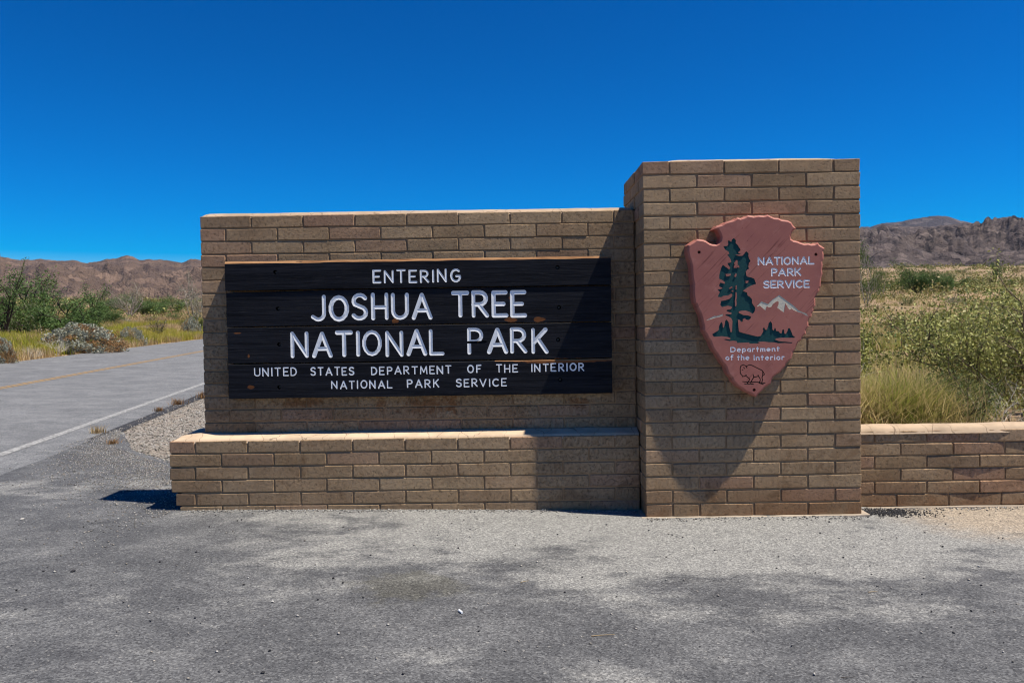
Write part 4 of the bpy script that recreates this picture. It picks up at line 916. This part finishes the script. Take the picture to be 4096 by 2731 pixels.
# --- behind the low wall, right of the pillar
def near_shrub(name, label, x, y, h, wd, seed, lm, bm_, leaf, per, n0=8, drop=.12, levels=2, spread=.75, nsub=4, sig=.055, aspect=.55):
    rng = np.random.default_rng(seed); pa, tips = grow(rng, n0, h*.55, spread, levels, .3, .62, nsub, .016, lift=.3, start=.12)
    C = clumpy(tips, per, sig, rng, drop); V, F = leaves(C, leaf, rng, aspect); tv, tf = tubes(pa, 4)
    A = np.concatenate([V, tv]); kz = h/np.percentile(A[:, 2], 99.5); kx = wd/(np.percentile(np.abs(A[:, :2]), 98)*2)
    t = thing(name, label, 'shrub', (x, y, float(land(x, y)) - .03))
    K = np.array([kx, kx, kz]); obj('stems', mesh_np('stems', tv*K, tf), M[bm_], t); 
    Cs = C*K; V2, F2 = leaves(Cs, leaf, rng, aspect); obj('foliage', mesh_np('foliage', V2, F2, tint_of(C, rng, 4.) if len(C) < 9000 else np.clip(.45 + rng.normal(size=len(C))*.25, 0, 1)), M[lm], t)
    return t
near_shrub('jojoba_shrub', 'big silvery leaved shrub with dark gaps behind the low wall', 4.72, 3.3, 1.74, 2.3, 41, 'lf_silver', 'twig', .042, 17, 12, .16, nsub=5, sig=.062)
near_shrub('jojoba_shrub', 'smaller silvery shrub tight beside the pillar behind the low wall', 2.98, 3.9, 1.30, 1.05, 42, 'lf_silver', 'twig_pale', .038, 17, 9, .22, sig=.055)
near_shrub('jojoba_shrub', 'upright silvery shrub behind the big one, carrying the highest sprays', 6.1, 4.6, 1.95, 2.0, 43, 'lf_silver', 'twig_dark', .042, 18, 9, .25, sig=.06)
near_shrub('green_bush', 'fresh green feathery bush between straw grass and silvery shrub', 3.42, 2.2, .92, 1.0, 44, 'lf_green', 'twig', .026, 16, 12, .05, sig=.06, aspect=.25)
def grass_tuft(name, label, x, y, rx_, ry_, n, L, mk, seed, wd=.0032, lean=1.1, h0=.5):
    rng = np.random.default_rng(seed); q = rng.normal(size=(n, 2))*.42; rad = np.minimum(1, np.hypot(q[:, 0], q[:, 1]))
    top = L*(1 - .45*rad**2)*(.85 + .35*np.array([noise.noise(Vector((a*2.2, b*2.2, seed + 3))) for a, b in q]))
    P = np.stack([q[:, 0]*rx_, q[:, 1]*ry_, top*h0*rng.random(n)*1.3], 1)
    V, F, m = blades(P, L*.42, wd, rng, lean, .3)
    pick = np.clip(.52 + .62*np.array([noise.noise(Vector((a*1.5, b*1.5, seed))) for a, b in q]) + rng.normal(size=n)*.2, 0, 1)
    V2, F2, m2 = blades(np.stack([q[:n//3, 0]*rx_, q[:n//3, 1]*ry_, np.zeros(n//3)], 1), L*.85, wd, rng, .4)
    V = np.concatenate([V, V2]); F = np.concatenate([F, F2 + m*6]); tt = np.concatenate([pick, pick, pick[:n//3], pick[:n//3]])
    t = thing(name, label, 'grass', (x, y, float(land(x, y)) - .02)); obj('blades', mesh_np('blades', V, F, tt), M[mk], t); return t
grass_tuft('bunch_grass', 'tall fluffy tuft of green and straw grass behind the low wall by the pillar', 2.62, 2.1, .85, .55, 11000, .86, 'lf_nearg', 51)
grass_tuft('bunch_grass', 'low dry straw grass right behind the pale top of the low wall', 3.1, 1.35, 1.5, .4, 8000, .52, 'lf_straw', 52)
for i, (x, y, L) in enumerate([(3.9, 2.3, .9), (4.6, 2.2, .8), (2.6, 3.0, .9), (5.1, 2.6, 1.1)]):
    t, p = place('dead_a', 'dead_bush', ['bleached twiggy bush poking from under the big silvery shrub', 'bleached twigs in front of the big silvery shrub, away from the pillar', 'bleached twigs in the smaller silvery shrub by the pillar', 'tall bleached twigs on the far side of the big silvery shrub'][i], 'shrub', 0, 0, L*220, L*190, xyz=(x, y, 0))
place('tree_b', 'palo_verde_tree', 'thin green tree showing at the right edge of the pillar', 'tree', 1990, 690, 70, 160, dist=58)
place('tree_b', 'palo_verde_tree', 'airy green tree between pillar and dark green thicket', 'tree', 2025, 676, 64, 72, dist=75)
place('tree_wide', 'palo_verde_tree', 'wide dark green tree on the flat below the rocky ridge', 'tree', 2104, 692, 104, 76, dist=85)
place('tree_wide', 'palo_verde_tree', 'dark green tree with grey twigs beside the wide dark one', 'tree', 2164, 694, 96, 70, dist=82)
place('tree_c', 'palo_verde_tree', 'lone slender tree on the slope below the rocky ridge', 'tree', 2284, 680, 46, 70, dist=100)
place('creosote_a', 'creosote_bush', 'olive bush on the sandy flat behind the smaller silvery shrub', 'shrub', 2050, 745, 70, 52, dist=30)
place('creosote_b', 'creosote_bush', 'green bush on the sand between pillar and silvery shrubs', 'shrub', 2000, 770, 60, 50, dist=24)
gr = 'bushes on the flat below the rocky ridge'
for i, (u, v, w_, h_, d) in enumerate([(2010, 722, 44, 30, 50), (2085, 716, 46, 30, 60), (2240, 684, 60, 24, 110), (2330, 684, 60, 26, 100), (2320, 706, 50, 34, 60), (2190, 712, 50, 32, 62), (2060, 690, 40, 22, 110), (2140, 738, 60, 40, 36), (2260, 720, 50, 34, 48), (2340, 668, 44, 16, 200), (2210, 668, 44, 16, 190)]):
    place(('creosote_a', 'creosote_b', 'grey_a')[i % 3], 'creosote_bush', ('small olive bush scattered on the flat before the rocky ridge', 'small fresh green bush scattered on the flat before the rocky ridge', 'small grey green bush scattered on the flat before the rocky ridge')[i % 3], 'shrub', u, v, w_, h_, gr, dist=d)

# --- uncountable growth: far scrub, grass beyond the road
def scatter_scrub():
    rng = np.random.default_rng(61); Cs, Ts, Ss = [], [], []
    n = 4300
    az = np.where(rng.random(n) < .5, rng.uniform(-.80, -.30, n), rng.uniform(.36, .85, n)); az[:500] = rng.uniform(-.9, .95, 500)
    d = 85*np.exp(rng.random(n)*2.5); nr = 1000; az[-nr:] = rng.uniform(.40, .85, nr); d[-nr:] = 24*np.exp(rng.random(nr)*1.6)
    for a, dd in zip(az, d):
        x, y = CAM[0] + a*dd, CAM[1] + dd; o = x*RN[0] + y*RN[1]
        if -19 < o < -2: continue
        if noise.noise(Vector((x*.02, y*.02, 2))) < ((-.5 if a > 0 else .05) if dd < 170 else -.2): continue
        if dd < 90 and a > 0 and noise.noise(Vector((x*.11, y*.11, 7))) < .08: continue
        z = float(land(x, y)); h = rng.uniform(.5, 1.9)*(.62 if dd < 70 else 1 if dd < 300 else 1.5); m = 150 if dd < 70 else 70 if dd < 200 else 26
        q = rng.normal(size=(m, 3))*np.array([.42, .42, .30]); q[:, 2] = np.abs(q[:, 2]) + .1
        Cs.append(np.array([x, y, z]) + q*h*np.array([1.1, 1.1, 1.0])); t = rng.uniform(-.1, 1.1); Ts.append(np.clip(t + rng.normal(size=m)*.13, 0, 1)); Ss.append(np.full(m, h*(.11 if dd < 70 else .15 if dd < 200 else .32)))
    C = np.concatenate(Cs); V, F = leaves(C, np.concatenate(Ss), rng, .6)
    return mesh_np('desert_scrub', V, F, np.concatenate(Ts))
M['lf_scrub'] = mat_leaf('far_scrub', [(0, (.07, .11, .022)), (.4, (.155, .18, .040)), (.7, (.27, .245, .070)), (1, (.36, .30, .14))], .1)
tag(obj('desert_scrub', scatter_scrub(), M['lf_scrub']), 'low desert scrub covering the flats up to the mountains', kind='stuff')
def field(name, label, mk, n, smin, smax, amin, amax, L, wd, seed, thr=-1., lean=.3, freq=.12):
    rng = np.random.default_rng(seed); s = smin + (smax - smin)*rng.random(n)**1.6; a = rng.uniform(amin, amax, n)
    o = O_F - .35 - s; x = o*RN[0] + a*RA[0]; y = o*RN[1] + a*RA[1]
    nz = np.array([noise.noise(Vector((p*freq, q*freq, seed))) for p, q in zip(x, y)]); k = nz > thr; x, y, nz = x[k], y[k], nz[k]
    m = 16; X = np.repeat(x, m) + rng.normal(size=len(x)*m)*.16; Y = np.repeat(y, m) + rng.normal(size=len(x)*m)*.16
    Z = land(X, Y) - .03; V, F, c = blades(np.stack([X, Y, Z], 1), L, wd, rng, lean)
    t = np.clip(.5 + .5*np.repeat(nz, m) + rng.normal(size=c)*.16, 0, 1); return tag(obj(name, mesh_np(name, V, F, np.concatenate([t, t])), M[mk]), label, kind='stuff')
field('roadside_grass', 'yellow green grass along the far side of the road', 'lf_grass', 5200, 0.3, 15, 12, 75, .46, .012, 71, -.20)
field('dry_grass', 'straw coloured dry grass on the rise beyond the road', 'lf_straw', 6500, 9, 75, 15, 150, .50, .022, 72, -.25)
field('verge_straw', 'bleached straw at the far road edge', 'lf_straw', 3200, 0.0, 7, 12, 70, .36, .010, 73, -.05, freq=.3)
def field_right():
    rng = np.random.default_rng(74); n = 6500; d = 11*np.exp(rng.random(n)*2.2); a = rng.uniform(.36, .95, n); x, y = CAM[0] + a*d, CAM[1] + d
    nz = np.array([noise.noise(Vector((p*.25, q*.25, 4))) for p, q in zip(x, y)]); k = (nz > -.18) & (y > 4); x, y, nz = x[k], y[k], nz[k]; m = 14
    X = np.repeat(x, m) + rng.normal(size=len(x)*m)*.15; Y = np.repeat(y, m) + rng.normal(size=len(x)*m)*.15
    V, F, c = blades(np.stack([X, Y, land(X, Y) - .03], 1), .42, .010, rng, .35); t = np.clip(.45 + .6*np.repeat(nz, m) + rng.normal(size=c)*.2, 0, 1)
    tag(obj('flat_grass', mesh_np('flat_grass', V, F, np.concatenate([t, t])), M['lf_nearg']), 'thin green and straw grass on the sandy flat behind the low wall', kind='stuff')
field_right()

# ------------------------------------------------------------------ loose stones
ICO = np.array([(0, 0, 1), (.9, 0, .2), (.28, .86, .2), (-.73, .53, .2), (-.73, -.53, .2), (.28, -.86, .2), (0, 0, -.6)]); ICF = np.array([(0, 1, 2), (0, 2, 3), (0, 3, 4), (0, 4, 5), (0, 5, 1), (6, 2, 1), (6, 3, 2), (6, 4, 3), (6, 5, 4), (6, 1, 5)])
def stones(P, size, rng, flat=.65):
    n = len(P); a = rng.uniform(0, 6.28, n); s = size*rng.uniform(.55, 1.5, n)
    B = ICO[None]*(1 + rng.normal(size=(n, 7, 3))*.18); B = B*np.array([1, .75, flat]); c, s_ = np.cos(a)[:, None], np.sin(a)[:, None]
    X = B[:, :, 0]*c - B[:, :, 1]*s_; Y = B[:, :, 0]*s_ + B[:, :, 1]*c
    V = np.stack([X, Y, B[:, :, 2]], 2)*s[:, None, None] + P[:, None, :]; F = (ICF[None] + (np.arange(n)*7)[:, None, None]).reshape(-1, 3); return V.reshape(-1, 3), F, n
def in_wedge(x, y): return (x*RN[0] + y*RN[1] > O_W + .55) & (y > np.interp(x, [-6.62, -6.1, -5.72, -5.06, -4.43, -3.9, -3.6], [5.6, 4.4, 3.5, 2.75, 2.05, 1.35, .9]) - .15)
rng = np.random.default_rng(81)
x = rng.uniform(-9.2, -3.3, 26000); y = 1 + 13*rng.random(26000)**1.3; k = in_wedge(x, y); x, y = x[k], y[k]
V, F, n_ = stones(np.stack([x, y, land(x, y) + .002], 1), .013, rng); t = rng.random(n_)
tag(obj('gravel', mesh_np('gravel', V, F, np.repeat(t, 10)), M['stone']), 'loose gravel between the road and the left end of the sign', kind='stuff')
# gravel kicked onto the asphalt by the wedge, and grit along the foot of the walls
n = 5200; x = -6.5 + 2.9*rng.random(n); yb = np.interp(x, [-6.62, -6.1, -5.72, -5.06, -4.43, -3.9, -3.6], [5.6, 4.4, 3.5, 2.75, 2.05, 1.35, .9]); y = yb - np.abs(rng.normal(size=n))*.75 + .1
n2 = 1500; x = np.concatenate([x, rng.uniform(-3.5, 5, n2)]); y0 = np.where(x[n:] < 0, BY, np.where(x[n:] < PW, -.035, LY - .035)); y = np.concatenate([y, y0 - np.abs(rng.normal(size=n2))*.05 - .012])
n3 = 350; x = np.concatenate([x, rng.uniform(-5.5, 4.5, n3)]); y = np.concatenate([y, rng.uniform(-3.6, .2, n3)]); k = (y < np.where(x < -3.6, 9, np.where(x < 0, BY, np.where(x < PW, -.04, LY)))); x, y = x[k], y[k]
V, F, n_ = stones(np.stack([x, y, plane(x, y) + .014], 1), .0075, rng); t = rng.random(n_)
tag(obj('grit', mesh_np('grit', V, F, np.repeat(t, 10)), M['stone']), 'small pale grit strewn over the asphalt', kind='stuff')
n3 = 230; x = rng.uniform(-5.5, 4.5, n3); y = rng.uniform(-3.7, .1, n3); n4 = 900; x = np.concatenate([x, 1.80 + rng.normal(size=n4)*.16]); y = np.concatenate([y, .10 + rng.normal(size=n4)*.07]); k = (y < np.where(x < -3.6, 9, np.where(x < 0, BY - .05, np.where(x < PW, -.08, LY - .05)))); x, y = x[k], y[k]
V, F, n_ = stones(np.stack([x, y, plane(x, y) + .014], 1), .0075, rng); t = rng.random(n_)
tag(obj('dark_grit', mesh_np('dark_grit', V, F, np.repeat(t, 10)), M['darkstone']), 'small dark asphalt crumbs strewn over the pavement', kind='stuff')
def on_pave(u, v):
    z = .05
    for _ in range(4): r_ = ray(u, v); p = CAM + r_*((z - CAM[2])/r_[2]); z = pz(p[0], p[1])
    return p
def single(name, label, cat, u, v, size, mk, flat=.65, tint=.5, sc_=(1, 1, 1)):
    p = on_pave(u, v); b = ICO*np.array([1, .8, flat])*np.array([R.uniform(.85, 1.15) for _ in range(3)])
    bm = bmesh.new(); vs_ = [bm.verts.new(q*size*np.array(sc_)) for q in b]; [bm.faces.new([vs_[i] for i in f]) for f in ICF]
    bmesh.ops.subdivide_edges(bm, edges=bm.edges, cuts=1, use_grid_fill=True, smooth=.6); 
    me = bpy.data.meshes.new(name); bm.to_mesh(me); bm.free(); a = me.attributes.new('tint', 'FLOAT', 'FACE'); a.data.foreach_set('value', [tint]*len(me.polygons))
    o = obj(name, me, M[mk], None, (p[0], p[1], p[2] + size*flat*.55)); o.rotation_euler = (0, 0, R.uniform(0, 3)); return tag(o, label, cat)
single('pebble', 'flat dark oval stone lying on the dark stain in the asphalt', 'stone', 168, 1312, .024, 'darkstone', .35)
single('pebble', 'pale stone on the asphalt out beyond the shaded end of the ledge', 'stone', 51, 1193, .020, 'stone', .5, .95)
single('pebble', 'black pebble on the bare asphalt below the dark stain', 'stone', 604, 1545, .014, 'darkstone', .5)
single('pebble', 'small white pebble in the middle of the dark stain', 'stone', 626, 1473*0 + 1382, .009, 'stone', .7, 1.)
def butt():
    p = on_pave(1058, 1407); bm = bmesh.new(); bmesh.ops.create_cone(bm, cap_ends=True, segments=10, radius1=.0062, radius2=.0056, depth=.036, matrix=Matrix.Rotation(math.pi/2, 4, 'X')); bmesh.ops.bevel(bm, geom=bm.edges[:], offset=.0012, segments=1)
    me = bpy.data.meshes.new('cigarette_butt'); bm.to_mesh(me); bm.free(); o = obj('cigarette_butt', me, M['white'], None, (p[0], p[1], p[2] + .008)); o.rotation_euler = (.04, 0, .5); tag(o, 'small white cigarette butt lying on the open asphalt', 'litter')
butt()
for i, (u, v, L, a, mk, lab) in enumerate([(1205, 1337, .05, .5, 'lf_straw', 'short straw coloured stalk on the asphalt under the middle of the ledge'), (1385, 1552*0 + 1461, .11, .12, 'lf_straw', 'long thin dry stalk lying on the asphalt'), (2005, 1498*0 + 1361, .05, .1, 'lf_straw', 'pale curved stalk on the asphalt in front of the low wall'), (1948, 1558, .06, .05, 'twig_dark', 'dark thin twig lying alone on the asphalt far in front of the pillar')]):
    p = on_pave(u, v); pts = [(p[0] + (s - .5)*L*math.cos(a), p[1] + (s - .5)*L*math.sin(a) + .004*math.sin(s*3), p[2] + .006) for s in (0, .3, .6, 1)]
    V, F = tubes([(pts, .0022, .0012)], 4); o = obj('twig', mesh_np('twig', V - p, F, np.full(len(F), .8)), M[mk], None, tuple(p)); tag(o, lab, 'twig')
# dry weeds along the road edge by the gravel
for i, (u, v, h_, lab) in enumerate([(225, 995, .10, 'small green and straw weed at the corner of the gravel and the road'), (258, 1022, .07, 'small rust brown weed in the gravel'), (410, 930, .13, 'rust brown dry weed at the road edge beside the gravel'), (465, 915, .14, 'brown dry weed at the road edge next to the block wall'), (365, 945, .08, 'low dry weed on the dark road edge')]):
    p = hit(u, v); rng_ = np.random.default_rng(90 + i); n = 90; q = rng_.normal(size=(n, 2))*h_*.45
    V, F, c = blades(np.stack([q[:, 0], q[:, 1], np.zeros(n)], 1), h_, .004, rng_, .6); t = thing('dry_weed', lab, 'weed', (p[0], p[1], float(land(p[0], p[1])) + .0)); tt = rng_.random(n)
    obj('blades', mesh_np('blades', V, F, np.concatenate([tt, tt])), M['lf_brown' if i else 'lf_straw'], t)

# ------------------------------------------------------------------ thin desert haze
hz = bpy.data.materials.new('thin_haze'); hz.use_nodes = True; t_ = hz.node_tree; t_.nodes.clear()
pv = t_.nodes.new('ShaderNodeVolumePrincipled'); ho = t_.nodes.new('ShaderNodeOutputMaterial'); pv.inputs['Color'].default_value = (.16, .52, 1, 1); pv.inputs['Density'].default_value = .000015; pv.inputs['Anisotropy'].default_value = .1
t_.links.new(pv.outputs[0], ho.inputs['Volume'])
tag(obj('haze', box_mesh('haze', (-8200, -8200, -60), (8200, 8200, 720)), hz), 'thin bluish desert haze', kind='stuff')
